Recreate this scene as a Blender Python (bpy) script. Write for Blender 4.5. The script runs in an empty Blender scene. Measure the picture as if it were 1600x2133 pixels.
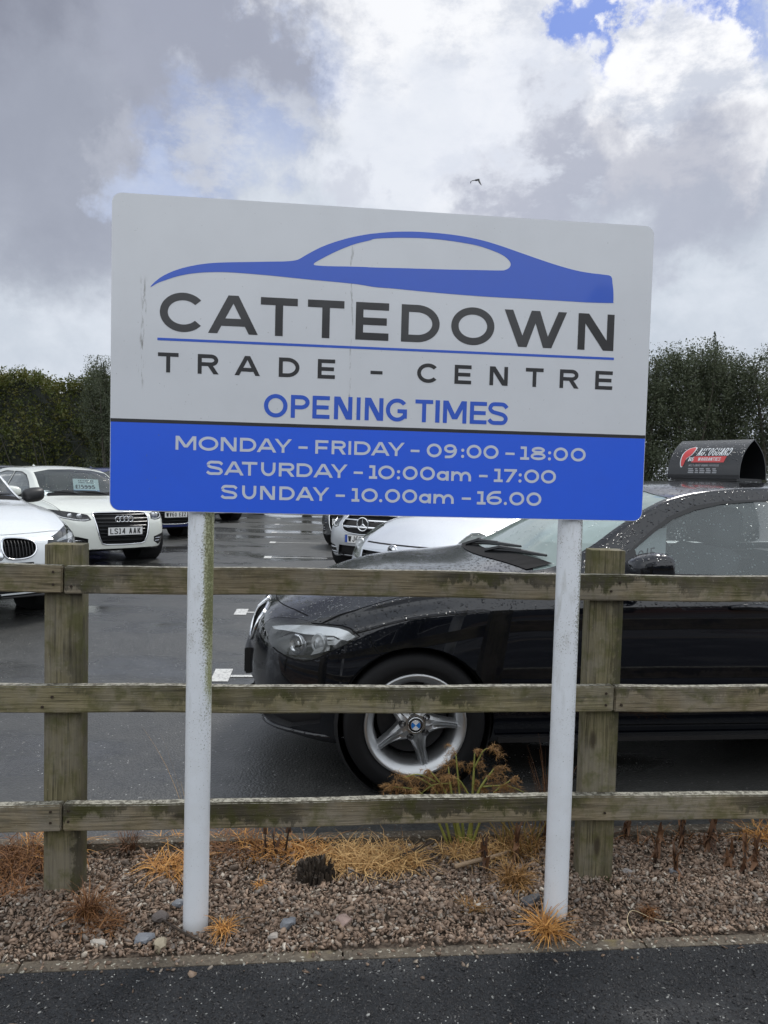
import bpy, bmesh, math, random
import numpy as np
from mathutils import Vector, Matrix
from mathutils.bvhtree import BVHTree
from mathutils.geometry import delaunay_2d_cdt, tessellate_polygon
R = math.radians
random.seed(7); rng = np.random.default_rng(7)
scene = bpy.context.scene
COL = scene.collection
# ------------------------------------------------------------------ camera
EYE = 1.40
pit, rol, FPX = R(2.8), R(1.5), 1550.0
fwd = Vector((0, math.cos(pit), -math.sin(pit)))
r0 = Vector((1, 0, 0)); u0 = Vector((0, math.sin(pit), math.cos(pit)))
rgt = r0 * math.cos(rol) + u0 * math.sin(rol)
upv = -r0 * math.sin(rol) + u0 * math.cos(rol)
cd = bpy.data.cameras.new('camera'); cam = bpy.data.objects.new('camera', cd); COL.objects.link(cam)
m = Matrix.Identity(4)
for i in range(3):
    m[i][0], m[i][1], m[i][2] = rgt[i], upv[i], -fwd[i]
m[2][3] = EYE
cam.matrix_world = m
cd.sensor_fit = 'VERTICAL'; cd.sensor_height = 36.0; cd.lens = FPX / 2133 * 36.0
cd.clip_start = 0.05; cd.clip_end = 3000
scene.camera = cam
scene.view_settings.view_transform = 'Standard'; scene.view_settings.look = 'None'
scene.view_settings.exposure = 0.4; scene.view_settings.gamma = 1.0

# ------------------------------------------------------------------ node helper
class NT:
    def __init__(s, tree): s.t = tree; tree.nodes.clear()
    def n(s, typ, ins=None, **kw):
        nd = s.t.nodes.new(typ)
        for k, v in kw.items(): setattr(nd, k, v)
        for k, v in (ins or {}).items(): s.set(nd, k, v)
        return nd
    def set(s, nd, k, v):
        sk = nd.inputs[k]
        if isinstance(v, bpy.types.NodeSocket): s.t.links.new(v, sk)
        elif isinstance(v, bpy.types.Node): s.t.links.new(v.outputs[0], sk)
        else:
            if isinstance(v, (tuple, list)) and len(v) == 3 and sk.type == 'RGBA': v = (*v, 1)
            sk.default_value = v
    def math(s, op, a, b=0.0, c=0.0, clamp=False):
        nd = s.n('ShaderNodeMath', {0: a, 1: b, 2: c}, operation=op); nd.use_clamp = clamp; return nd.outputs[0]
    def vmath(s, op, a, b=(0, 0, 0), out=0):
        return s.n('ShaderNodeVectorMath', {0: a, 1: b}, operation=op).outputs[out]
    def scale(s, v, f): return s.n('ShaderNodeVectorMath', {0: v, 'Scale': f}, operation='SCALE').outputs[0]
    def mix(s, f, a, b):
        nd = s.n('ShaderNodeMix', data_type='RGBA')
        for k, v in ((0, f), (6, a), (7, b)):
            if isinstance(v, tuple) and len(v) == 3: v = (*v, 1)
            s.set(nd, k, v)
        return nd.outputs[2]
    def step(s, x, a, b):
        return s.n('ShaderNodeMapRange', {0: x, 1: a, 2: b, 3: 0.0, 4: 1.0}, interpolation_type='SMOOTHSTEP').outputs[0]
    def noise(s, v, sc, det=4.0, ro=.55, out=0, dist=0.0):
        nd = s.n('ShaderNodeTexNoise', {'Vector': v, 'Scale': sc, 'Detail': det, 'Roughness': ro, 'Distortion': dist}); return nd.outputs[out]
    def vor(s, v, sc, out=0, feature='F1', rnd=1.0):
        nd = s.n('ShaderNodeTexVoronoi', {'Vector': v, 'Scale': sc, 'Randomness': rnd}, feature=feature); return nd.outputs[out]
    def mapv(s, v, scale=(1, 1, 1), loc=(0, 0, 0), rot=(0, 0, 0)):
        return s.n('ShaderNodeMapping', {0: v, 'Location': loc, 'Rotation': rot, 'Scale': scale}).outputs[0]
    def obj(s): return s.n('ShaderNodeTexCoord').outputs['Object']
    def bump(s, h, st=.5, d=.01, nrm=None):
        nd = s.n('ShaderNodeBump', {'Height': h, 'Strength': st, 'Distance': d})
        if nrm is not None: s.set(nd, 'Normal', nrm)
        return nd.outputs[0]
    def ramp(s, f, stops, interp='LINEAR'):
        nd = s.n('ShaderNodeValToRGB', {0: f}); cr = nd.color_ramp; cr.interpolation = interp
        while len(cr.elements) < len(stops): cr.elements.new(.5)
        for e, (p, c) in zip(cr.elements, stops): e.position = p; e.color = (*c, 1) if len(c) == 3 else c
        return nd.outputs[0]

# ------------------------------------------------------------------ sky and sun
SUN_EL, SUN_AZ = R(52), R(24)           # azimuth clockwise from +Y
w = bpy.data.worlds.new('World'); scene.world = w; w.use_nodes = True
k = NT(w.node_tree)
dirv = k.n('ShaderNodeTexCoord').outputs['Generated']
sky = k.n('ShaderNodeTexSky', sky_type='NISHITA', sun_disc=False, sun_elevation=SUN_EL, sun_rotation=SUN_AZ)
def wdir(px, py):
    v = fwd + rgt * ((px - 800) / FPX) + upv * ((1066.5 - py) / FPX); return tuple(v.normalized())
def blob(px, py, a0, a1, warp):      # soft cone round a world direction; angles in degrees
    d = k.vmath('DOT_PRODUCT', warp, wdir(px, py), out=1)
    return k.step(d, math.cos(R(a1)), math.cos(R(a0)))
nv = k.n('ShaderNodeTexNoise', {'Vector': dirv, 'Scale': 4.2, 'Detail': 6.0, 'Roughness': .58}).outputs['Color']
nvf = k.n('ShaderNodeTexNoise', {'Vector': dirv, 'Scale': 14.0, 'Detail': 9.0, 'Roughness': .66}).outputs['Color']
wv = k.vmath('ADD', dirv, k.scale(k.vmath('SUBTRACT', nv, (.5, .5, .5)), .34))
wv = k.vmath('NORMALIZE', k.vmath('ADD', wv, k.scale(k.vmath('SUBTRACT', nvf, (.5, .5, .5)), .17)))
n1 = k.noise(dirv, 6.0, 8.0, .6); n2 = k.noise(k.mapv(dirv, (1, 1, 1.8)), 11.0, 10.0, .66)
sep = k.n('ShaderNodeSeparateXYZ', {0: dirv})
dy, dz = sep.outputs[1], sep.outputs[2]
sk = k.scale(sky.outputs[0], .085)
blue = k.mix(.62, k.scale(sk, 1.0), (.16, .26, .66))
paleb = (.33, .42, .66)
base = k.mix(k.step(n1, .32, .70), (.43, .475, .54), (.55, .59, .65))
base = k.mix(k.math('MULTIPLY', k.step(n2, .45, .7), .25), base, (.66, .69, .75))
# unseen sky behind the camera: overcast, brightened to add fill light
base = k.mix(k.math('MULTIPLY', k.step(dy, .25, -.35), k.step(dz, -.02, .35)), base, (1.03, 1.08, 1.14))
c = base
def lay(c, mask, amt, col): return k.mix(k.math('MULTIPLY', mask, amt), c, col)
c = lay(c, blob(160, 40, 8, 20, wv), .97, k.mix(k.step(n1, .35, .7), (.20, .215, .27), (.29, .31, .375)))
c = lay(c, blob(560, -40, 3, 11, wv), .9, (.28, .30, .37))
c = lay(c, blob(90, 330, 2, 10, wv), .6, (.30, .325, .39))
c = lay(c, blob(300, 292, .5, 3.5, wv), .12, (.80, .82, .88))
c = lay(c, blob(480, 345, 1.0, 6.2, wv), .48, k.mix(k.step(n2, .42, .62), paleb, (.60, .64, .72)))
c = lay(c, blob(650, 180, .6, 3.6, wv), .5, paleb)
c = lay(c, blob(330, 385, 1, 4, wv), .6, (.42, .49, .66))
white = k.mix(k.step(n2, .33, .58), (.49, .52, .59), (.73, .74, .765))
c = lay(c, blob(930, 150, 7, 12.0, wv), .97, white)
c = lay(c, blob(820, 330, 2, 7.5, wv), .85, (.60, .63, .69))
c = lay(c, blob(1120, 300, 1, 8, wv), .6, (.60, .63, .70))
c = lay(c, blob(1365, 0, 5.4, 6.8, wv), .97, k.mix(.8, sk, (.115, .21, .60)))
c = lay(c, blob(1560, 40, 1, 3.6, wv), .8, k.mix(.8, sk, (.16, .25, .58)))
cum = k.mix(k.step(n2, .36, .58), (.48, .51, .58), (.755, .76, .78))
c = lay(c, blob(1400, 210, 5.6, 7.4, wv), .97, cum)
c = lay(c, blob(1300, 110, 2.0, 3.2, wv), .95, cum)
c = lay(c, blob(1490, 90, 2.2, 3.4, wv), .95, cum)
c = lay(c, k.math('MULTIPLY', blob(1420, 400, 3.2, 8.0, wv), k.step(n1, .26, .52)), .72, (.29, .31, .385))
c = lay(c, k.math('MULTIPLY', blob(1130, 400, 1.5, 5.5, wv), k.step(n2, .36, .56)), .8, (.31, .33, .405))
c = lay(c, blob(760, 415, .6, 3, wv), .55, (.42, .445, .52))
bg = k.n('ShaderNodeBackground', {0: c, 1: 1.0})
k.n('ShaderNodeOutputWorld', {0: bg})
sl = bpy.data.lights.new('sun', 'SUN'); sl.energy = 1.5; sl.angle = R(14); sl.color = (1, .965, .91)
so = bpy.data.objects.new('sun', sl); COL.objects.link(so)
sd = Vector((math.sin(SUN_AZ) * math.cos(SUN_EL), math.cos(SUN_AZ) * math.cos(SUN_EL), math.sin(SUN_EL)))
so.rotation_euler = sd.to_track_quat('Z', 'Y').to_euler(); so.location = sd * 60

# ------------------------------------------------------------------ object helpers
def tag(o, label=None, cat=None, group=None, kind=None):
    if label: o['label'] = label
    if cat: o['category'] = cat
    if group: o['group'] = group
    if kind: o['kind'] = kind
    return o
def thing(name, label, cat, loc=(0, 0, 0), rz=0, group=None):
    o = bpy.data.objects.new(name, None); COL.objects.link(o); o.location = loc; o.rotation_euler = (0, 0, rz)
    o.empty_display_size = .1
    return tag(o, label, cat, group)
def link(name, me, mat, parent=None):
    if mat is not None:
        for mm in (mat if isinstance(mat, (list, tuple)) else [mat]): me.materials.append(mm)
    o = bpy.data.objects.new(name, me); COL.objects.link(o)
    if parent: o.parent = parent
    return o
def obj(name, verts, faces, mat, parent=None, smooth=False, mi=None):
    me = bpy.data.meshes.new(name); me.from_pydata([tuple(v) for v in verts], [], [tuple(f) for f in faces])
    if smooth: me.polygons.foreach_set('use_smooth', [True] * len(me.polygons))
    if mi is not None: me.polygons.foreach_set('material_index', mi)
    me.update()
    return link(name, me, mat, parent)
def obj_bm(name, bm, mat, parent=None, smooth=False):
    me = bpy.data.meshes.new(name); bm.to_mesh(me); bm.free()
    if smooth: me.polygons.foreach_set('use_smooth', [True] * len(me.polygons))
    return link(name, me, mat, parent)
def np_mesh(name, V, Fs, mat, parent=None, smooth=False):
    """V (n,3); Fs (m,k) faces with k corners"""
    me = bpy.data.meshes.new(name); V = np.ascontiguousarray(V, np.float32); Fs = np.ascontiguousarray(Fs, np.int32)
    mF, kc = Fs.shape
    me.vertices.add(len(V)); me.vertices.foreach_set('co', V.ravel())
    me.loops.add(mF * kc); me.loops.foreach_set('vertex_index', Fs.ravel())
    me.polygons.add(mF); me.polygons.foreach_set('loop_start', np.arange(mF, dtype=np.int32) * kc)
    if smooth: me.polygons.foreach_set('use_smooth', np.ones(mF, bool))
    me.update(calc_edges=True)
    return link(name, me, mat, parent)
class MB:
    def __init__(s): s.v = []; s.f = []
    def add(s, v, f):
        o = len(s.v); s.v += [Vector(q) for q in v]; s.f += [tuple(i + o for i in q) for q in f]
    def box(s, x0, x1, y0, y1, z0, z1, M=None):
        v = [Vector((x, y, z)) for z in (z0, z1) for y in (y0, y1) for x in (x0, x1)]
        if M is not None: v = [M @ q for q in v]
        s.add(v, [(0, 2, 3, 1), (4, 5, 7, 6), (0, 1, 5, 4), (2, 6, 7, 3), (0, 4, 6, 2), (1, 3, 7, 5)])
    def tube(s, pts, rad, n=8, cap=True):
        pts = [Vector(p) for p in pts]; rad = rad if isinstance(rad, (list, tuple)) else [rad] * len(pts)
        rings = []; a = None
        for i, p in enumerate(pts):
            t = (pts[min(i + 1, len(pts) - 1)] - pts[max(i - 1, 0)]).normalized()
            if a is None: a = t.orthogonal().normalized()
            a = (a - t * a.dot(t)).normalized(); b = t.cross(a)
            rings.append([p + (a * math.cos(q) + b * math.sin(q)) * rad[i] for q in (2 * math.pi * j / n for j in range(n))])
        o = len(s.v)
        for r_ in rings: s.v += r_
        for i in range(len(pts) - 1):
            for j in range(n):
                s.f.append((o + i * n + j, o + i * n + (j + 1) % n, o + (i + 1) * n + (j + 1) % n, o + (i + 1) * n + j))
        if cap:
            s.f.append(tuple(o + j for j in range(n))[::-1]); s.f.append(tuple(o + (len(pts) - 1) * n + j for j in range(n)))
    def lathe(s, prof, n=32, M=None, close=False):
        """prof: (r, h) pairs, spun round the local Y axis"""
        o = len(s.v); K = len(prof)
        for j in range(n):
            a = 2 * math.pi * j / n
            for r_, h in prof:
                q = Vector((r_ * math.cos(a), h, r_ * math.sin(a))); s.v.append(M @ q if M is not None else q)
        for j in range(n):
            for i in range(K - (0 if close else 1)):
                i2 = (i + 1) % K; j2 = (j + 1) % n
                s.f.append((o + j * K + i, o + j2 * K + i, o + j2 * K + i2, o + j * K + i2))
    def build(s, name, mat, parent=None, smooth=False): return obj(name, s.v, s.f, mat, parent, smooth)
def bevel_box(name, size, mat, parent=None, bev=.004, seg=2, loc=(0, 0, 0), rot=None, jit=0, cuts=None):
    bm = bmesh.new(); bmesh.ops.create_cube(bm, size=1.0)
    for v in bm.verts: v.co = Vector((v.co.x * size[0], v.co.y * size[1], v.co.z * size[2]))
    bmesh.ops.bevel(bm, geom=list(bm.edges), offset=bev, segments=seg, affect='EDGES', profile=.6)
    M = Matrix.Translation(loc) @ (rot.to_4x4() if rot is not None else Matrix.Identity(4))
    bm.transform(M)
    o = obj_bm(name, bm, mat, parent, True)
    try: o.data.set_sharp_from_angle(angle=R(50))
    except Exception: pass
    return o
def catmull(P, n=6, closed=False):
    P = [np.array(p, float) for p in P]; N = len(P); out = []
    for i in range(N if closed else N - 1):
        if closed: a, b, c_, d = P[(i - 1) % N], P[i], P[(i + 1) % N], P[(i + 2) % N]
        else: a, b, c_, d = P[max(i - 1, 0)], P[i], P[i + 1], P[min(i + 2, N - 1)]
        for j in range(n):
            t = j / n
            out.append(.5 * ((2 * b) + (c_ - a) * t + (2 * a - 5 * b + 4 * c_ - d) * t * t + (3 * b - a - 3 * c_ + d) * t ** 3))
    if not closed: out.append(P[-1])
    return out

# ------------------------------------------------------------------ materials
def mat(name): 
    m_ = bpy.data.materials.new(name); m_.use_nodes = True; return m_, NT(m_.node_tree)
def out(k, sh): k.n('ShaderNodeOutputMaterial', {0: sh})
def pbr(name, col, ro=.5, met=0.0, spec=.5, coat=0.0, nz=0.0, bumpst=0.0, bsc=40.0, cr=.05):
    m_, k = mat(name)
    ins = {'Roughness': ro, 'Metallic': met, 'Specular IOR Level': spec, 'Coat Weight': coat, 'Coat Roughness': cr}
    b = k.n('ShaderNodeBsdfPrincipled', ins)
    v = k.obj()
    if nz > 0:
        f = k.noise(v, bsc * .4, 5.0)
        k.set(b, 'Base Color', k.mix(f, tuple(max(0, x * (1 - nz)) for x in col), tuple(x * (1 + nz) for x in col)))
        k.set(b, 'Roughness', k.n('ShaderNodeMapRange', {0: f, 3: max(.02, ro - .12), 4: min(1, ro + .12)}).outputs[0])
    else: k.set(b, 'Base Color', (*col, 1))
    if bumpst > 0: k.set(b, 'Normal', k.bump(k.noise(v, bsc, 4.0), bumpst, .004))
    out(k, b); return m_
MT = {}
def tarmac(name, c0, c1, wet, gsc, pud_sc, fine=.5, dist=.006, patches=True, spec=.5):
    m_, k = mat(name); v = k.obj()
    g = k.vor(v, gsc); g2 = k.noise(v, gsc * 2.2, 3.0); big = k.noise(v, .9, 5.0, .6); mid = k.noise(v, 7.0, 4.0)
    cell = k.vor(v, gsc, out=1)
    cs = k.n('ShaderNodeSeparateColor', {0: cell})
    col = k.mix(k.step(mid, .3, .7), c0, c1)
    col = k.mix(k.math('MULTIPLY', cs.outputs[0], .55), col, tuple(x * 2.2 for x in c1))
    sp = k.math('MULTIPLY', k.step(cs.outputs[1], .968, .99), k.step(g, .45, .2))
    col = k.mix(k.math('MULTIPLY', sp, .9), col, (.52, .52, .50))
    pud = k.step(k.noise(k.mapv(v, (1, 1.9, 1)), pud_sc, 4.0, .55), .46, .64)
    if patches: col = k.mix(k.math('MULTIPLY', k.step(big, .4, .65), .35), col, tuple(x * 1.5 for x in c1))
    ro = k.n('ShaderNodeMapRange', {0: pud, 3: wet[1], 4: wet[0]}).outputs[0]
    h = k.math('SUBTRACT', k.math('MULTIPLY', g2, .5), g)
    st = k.n('ShaderNodeMapRange', {0: pud, 3: fine, 4: fine * .12}).outputs[0]
    b = k.n('ShaderNodeBsdfPrincipled', {'Base Color': col, 'Roughness': ro, 'Specular IOR Level': spec, 'Normal': k.bump(h, st, dist)})
    out(k, b); return m_
MT['path'] = tarmac('path_tarmac', (.010, .011, .013), (.019, .0205, .023), (.45, .65), 150.0, 1.2, 1.0, .006, False, .28)
MT['lot'] = tarmac('lot_tarmac', (.021, .022, .022), (.040, .040, .038), (.07, .38), 95.0, .40, .45, .005, True, .9)
MT['road'] = tarmac('road_tarmac', (.02, .021, .023), (.04, .04, .042), (.25, .5), 95.0, .6, .5, .005)
def paintline():
    m_, k = mat('line_paint'); v = k.obj()
    wn = k.step(k.noise(v, 55.0, 5.0, .7), .34, .52)
    b = k.n('ShaderNodeBsdfPrincipled', {'Base Color': k.mix(wn, (.16, .16, .16), (.60, .60, .58)), 'Roughness': .5, 'Normal': k.bump(k.vor(v, 95.0), .3, .004)})
    out(k, b); return m_
MT['line'] = paintline()
def stones(name, ramp):
    m_, k = mat(name); r_ = k.n('ShaderNodeNewGeometry').outputs['Random Per Island']; v = k.obj()
    col = k.ramp(r_, ramp); f = k.noise(v, 180.0, 4.0)
    col = k.mix(k.math('MULTIPLY', f, .4), col, (.06, .05, .044))
    b = k.n('ShaderNodeBsdfPrincipled', {'Base Color': col, 'Roughness': .58, 'Specular IOR Level': .4, 'Normal': k.bump(f, .4, .002)})
    out(k, b); return m_
MT['gravel'] = stones('gravel_stone', [(0, (.11, .071, .047)), (.25, (.225, .15, .103)), (.45, (.32, .218, .152)), (.58, (.16, .122, .094)), (.74, (.39, .275, .195)), (.88, (.20, .172, .15)), (.955, (.46, .385, .30)), (1.0, (.60, .54, .46))])
MT['chip'] = stones('tarmac_chip', [(0, (.008, .009, .011)), (.5, (.018, .02, .024)), (.9, (.035, .037, .042)), (.96, (.06, .06, .06)), (1.0, (.42, .42, .40))])
MT['soil'] = pbr('soil', (.10, .075, .056), .85, nz=.5, bumpst=1.0, bsc=60.0)
def conc():
    m_, k = mat('kerb_concrete'); v = k.obj()
    a = k.noise(v, 9.0, 6.0, .65); l = k.step(k.noise(v, 70.0, 3.0, .6), .60, .68); ag = k.vor(v, 110.0, out=1)
    ags = k.n('ShaderNodeSeparateColor', {0: ag}).outputs[0]
    col = k.mix(k.step(a, .3, .7), (.040, .031, .022), (.092, .073, .052))
    col = k.mix(k.math('MULTIPLY', ags, .35), col, (.20, .165, .12)); col = k.mix(k.math('MULTIPLY', l, .85), col, (.44, .42, .35))
    y = k.step(k.noise(v, 5.0, 3.0), .64, .74); col = k.mix(k.math('MULTIPLY', y, .55), col, (.21, .16, .035))
    b = k.n('ShaderNodeBsdfPrincipled', {'Base Color': col, 'Roughness': .75, 'Normal': k.bump(k.math('ADD', a, k.vor(v, 110.0)), .6, .004)})
    out(k, b); return m_
MT['kerb'] = conc()
def wood(name, axis, seed, h0, dark=(.030, .027, .018), lo=(.165, .134, .082), hi=(.29, .238, .155), gray=(.25, .225, .185), green=(.085, .085, .022), stain=.55, half=.043):
    """weathered wood; grain runs along local `axis`; damp stain with a ragged lower border on the upper part"""
    m_, k = mat(name); v = k.obj(); ax = 'XYZ'.index(axis)
    sc = [26.0, 26.0, 26.0]; sc[ax] = 1.6
    vv = k.vmath('ADD', v, (seed * 1.7, seed * .9, seed * 2.3))
    g = k.noise(k.mapv(vv, tuple(sc)), 3.0, 8.0, .68, dist=1.4)
    sc2 = [90.0, 90.0, 90.0]; sc2[ax] = 2.5
    g2 = k.noise(k.mapv(vv, tuple(sc2)), 2.0, 5.0, .6)
    big = k.noise(vv, 4.5, 5.0, .6); med = k.noise(vv, 17.0, 5.0, .65); sp = k.noise(vv, 160.0, 2.0)
    col = k.mix(k.step(g, .32, .68), lo, hi)
    col = k.mix(k.math('MULTIPLY', k.step(g2, .48, .66), .85), col, tuple(x * .42 for x in lo))
    col = k.mix(k.math('MULTIPLY', k.step(big, .42, .62), .5), col, gray)
    col = k.mix(k.math('MULTIPLY', k.step(med, .46, .68), .6), col, green)
    kn = k.vor(k.mapv(vv, (3.1 if ax == 0 else 9, 9, 3.1 if ax == 2 else 9)), 1.0)
    col = k.mix(k.math('MULTIPLY', k.step(kn, .17, .09), .8), col, (.035, .025, .016))
    z = k.n('ShaderNodeSeparateXYZ', {0: v}).outputs[2 if ax == 0 else 0]
    edge = k.noise(k.mapv(vv, (1, 1, .35) if ax == 0 else (.3, .3, 1)), 2.6 if ax == 0 else 3.0, 7.0, .68)
    edge = k.math('ADD', edge, k.math('MULTIPLY', k.math('SUBTRACT', k.noise(k.mapv(vv, (1, 1, .5)), 34.0, 5.0, .7), .5), .42))
    lim = k.math('MULTIPLY_ADD', edge, -half * 7.0, h0 + half * 3.5)
    msk = k.step(k.math('SUBTRACT', z, lim), -.010, .008)
    col = k.mix(k.math('MULTIPLY', msk, k.math('MULTIPLY', k.math('MULTIPLY_ADD', med, .5, stain - .2, clamp=True), k.step(k.noise(k.mapv(vv, (2.3, 2.3, 2.3)), 1.0, 4.0), .38, .60))), col, k.mix(k.step(med, .4, .62), dark, tuple(x * .55 for x in green)))
    col = k.mix(k.math('MULTIPLY', k.step(sp, .66, .74), .4), col, (.36, .35, .28))
    nz = k.n('ShaderNodeSeparateXYZ', {0: k.n('ShaderNodeNewGeometry').outputs['Normal']}).outputs[2]
    if ax == 0:  # sun-bleached, lichen-specked top face
        tp = k.step(nz, .75, .95); li = k.step(k.noise(vv, 60.0, 4.0, .7), .40, .60)
        col = k.mix(tp, col, k.mix(li, (.085, .077, .058), (.34, .325, .27)))
    h = k.math('ADD', k.math('MULTIPLY', g, .9), k.math('MULTIPLY', g2, .5))
    b = k.n('ShaderNodeBsdfPrincipled', {'Base Color': col, 'Roughness': k.n('ShaderNodeMapRange', {0: msk, 3: .82, 4: .6}).outputs[0], 'Specular IOR Level': .3, 'Normal': k.bump(h, .75, .004)})
    out(k, b); return m_
def paint(name, col, drops=0.0, dsc=75.0, met=0.0, ro=.25, dirt=.0, flake=0.0):
    """car paint under clear coat with standing rain drops"""
    m_, k = mat(name); v = k.obj()
    b = k.n('ShaderNodeBsdfPrincipled', {'Base Color': (*col, 1), 'Metallic': met, 'Roughness': ro, 'Coat Weight': 1.0, 'Coat Roughness': .025, 'Coat IOR': 1.55, 'Specular IOR Level': .5 if met else .08})
    if drops > 0:
        hs = []
        for sc, sh in ((dsc, 0.0), (dsc * 1.9, 3.7)):
            vv = k.vmath('ADD', v, (sh, sh, sh)); d = k.vor(vv, sc); cc = k.n('ShaderNodeSeparateColor', {0: k.vor(vv, sc, out=1)})
            rad = k.math('MULTIPLY_ADD', cc.outputs[0], .46, -.02)
            hs.append(k.math('SQRT', k.math('MAXIMUM', k.math('SUBTRACT', 1.0, k.math('POWER', k.math('DIVIDE', d, k.math('MAXIMUM', rad, .02)), 2.0)), 0.0)))
        up = k.n('ShaderNodeSeparateXYZ', {0: k.n('ShaderNodeNewGeometry').outputs['Normal']}).outputs[2]
        hh = k.math('MULTIPLY', k.math('MAXIMUM', hs[0], k.math('MULTIPLY', hs[1], .6)), k.math('MULTIPLY_ADD', k.step(up, .62, .9), .7, k.math('MULTIPLY', k.step(up, .1, .5), .4)))
        nb = k.bump(hh, drops, .016)
        k.set(b, 'Normal', nb); k.set(b, 'Coat Normal', nb)
        k.set(b, 'Coat Roughness', k.math('MULTIPLY_ADD', k.step(up, .6, .97), .07, .025))
    if dirt > 0:
        f = k.step(k.noise(v, 30.0, 6.0, .7), .5, .75)
        k.set(b, 'Base Color', k.mix(k.math('MULTIPLY', f, dirt), col, (.12, .11, .10)))
    out(k, b); return m_
def glass(name, tint, haze=.10, hz=(.35, .42, .43), drops=.5, dsc=90.0, hd=.12):
    m_, k = mat(name); v = k.obj()
    vv = v; d = k.vor(vv, dsc); cc = k.n('ShaderNodeSeparateColor', {0: k.vor(vv, dsc, out=1)})
    rad = k.math('MULTIPLY_ADD', cc.outputs[0], .62, -.24)
    h = k.math('SQRT', k.math('MAXIMUM', k.math('SUBTRACT', 1.0, k.math('POWER', k.math('DIVIDE', d, k.math('MAXIMUM', rad, .02)), 2.0)), 0.0))
    nb = k.bump(h, drops, .004)
    fr = k.n('ShaderNodeFresnel', {'IOR': 1.55, 'Normal': nb}).outputs[0]
    tr = k.n('ShaderNodeBsdfTransparent', {0: (*tint, 1)})
    df = k.n('ShaderNodeBsdfDiffuse', {0: (*hz, 1), 'Normal': nb})
    df = k.n('ShaderNodeMixShader', {0: .55, 1: df, 2: k.n('ShaderNodeBsdfTranslucent', {0: (*[min(1, x * 1.5) for x in hz], 1), 'Normal': nb})})
    a = k.n('ShaderNodeMixShader', {0: k.math('MULTIPLY_ADD', k.step(h, .1, .6), hd, haze), 1: tr, 2: df})
    gl = k.n('ShaderNodeBsdfGlossy', {0: (1, 1, 1, 1), 'Roughness': .02, 'Normal': nb})
    out(k, k.n('ShaderNodeMixShader', {0: fr, 1: a, 2: gl})); return m_
MT['black'] = pbr('black_plastic', (.012, .012, .013), .45, bumpst=.15, bsc=300.0)
MT['scuttle'] = pbr('scuttle_plastic', (.006, .006, .007), .75, spec=.15)
MT['gap'] = pbr('shadow_gap', (.004, .004, .005), .8)
MT['rubber'] = pbr('tyre_rubber', (.008, .008, .009), .7, spec=.25, nz=.3, bumpst=.3, bsc=120.0)
MT['alloy'] = pbr('alloy', (.50, .51, .52), .32, met=.85, nz=.12, bsc=30.0)
MT['chrome'] = pbr('chrome', (.75, .76, .78), .12, met=1.0)
MT['disc'] = pbr('brake_disc', (.045, .045, .048), .5, met=.5, nz=.3)
MT['lampdark'] = pbr('lamp_bowl_dark', (.035, .037, .04), .25, met=.3)
MT['bowl'] = pbr('lamp_bowl', (.085, .09, .088), .3, nz=.3, bsc=30.0, bumpst=.5)
MT['lampsilver'] = pbr('lamp_reflector', (.74, .76, .78), .22, met=.35, bumpst=.3, bsc=22.0)
MT['lampcloudy'] = pbr('lamp_lens_cloudy', (.40, .42, .40), .25, coat=.8, nz=.25, bsc=12.0)
MT['seat'] = pbr('seat_cloth', (.035, .042, .046), .8, nz=.2, bumpst=.3, bsc=200.0)
MT['dash'] = pbr('dashboard', (.03, .032, .034), .6)
MT['white'] = pbr('white_plastic', (.72, .73, .74), .35)
MT['plate'] = pbr('plate_white', (.74, .74, .73), .3, nz=.05)
MT['ink'] = pbr('plate_black', (.012, .012, .012), .4)
MT['eublue'] = pbr('plate_blue', (.02, .07, .35), .4)
MT['roundblue'] = pbr('roundel_blue', (.02, .18, .55), .25, coat=.8)
MT['card'] = pbr('card_white', (.70, .80, .82), .5)
MT['cardblue'] = pbr('card_blue', (.16, .36, .68), .5)
MT['cardink'] = pbr('card_ink', (.05, .06, .07), .6)
MT['red'] = pbr('print_red', (.55, .055, .055), .45)
MT['glass'] = glass('side_glass', (.95, .98, .98), .22, (.54, .67, .69), .3, 62.0, .22)
MT['screen'] = glass('windscreen_glass', (.80, .88, .86), .10, (.40, .50, .49), .4, 60.0)
MT['wet_sky_screen'] = glass('wet_sky_sheen_glass', (.78, .90, .87), .66, (.72, .90, .86), .7, 60.0, .25)  # rain drops, plus a pale haze colour standing in for reflected sky
MT['lens'] = glass('lamp_lens', (.97, .98, .98), .0, (.5, .5, .5), .12, 60.0)
MT['p_black'] = paint('paint_black', (.0020, .0030, .0062), 1.0, 52.0)
MT['p_white'] = paint('paint_white', (.72, .75, .77), .25, 60.0)
MT['p_cream'] = paint('paint_ivory', (.71, .73, .68), .2, 60.0)
MT['p_blue'] = paint('paint_blue', (.012, .022, .11), .2, 60.0)
MT['p_silver'] = paint('paint_silver', (.56, .58, .61), .35, 60.0, met=.55, ro=.36)
MT['p_silver2'] = paint('paint_pale_silver', (.62, .65, .70), .3, 60.0, met=.3, ro=.36)
MT['p_grey'] = paint('paint_grey', (.10, .105, .11), .2, 60.0, met=.4)
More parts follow.
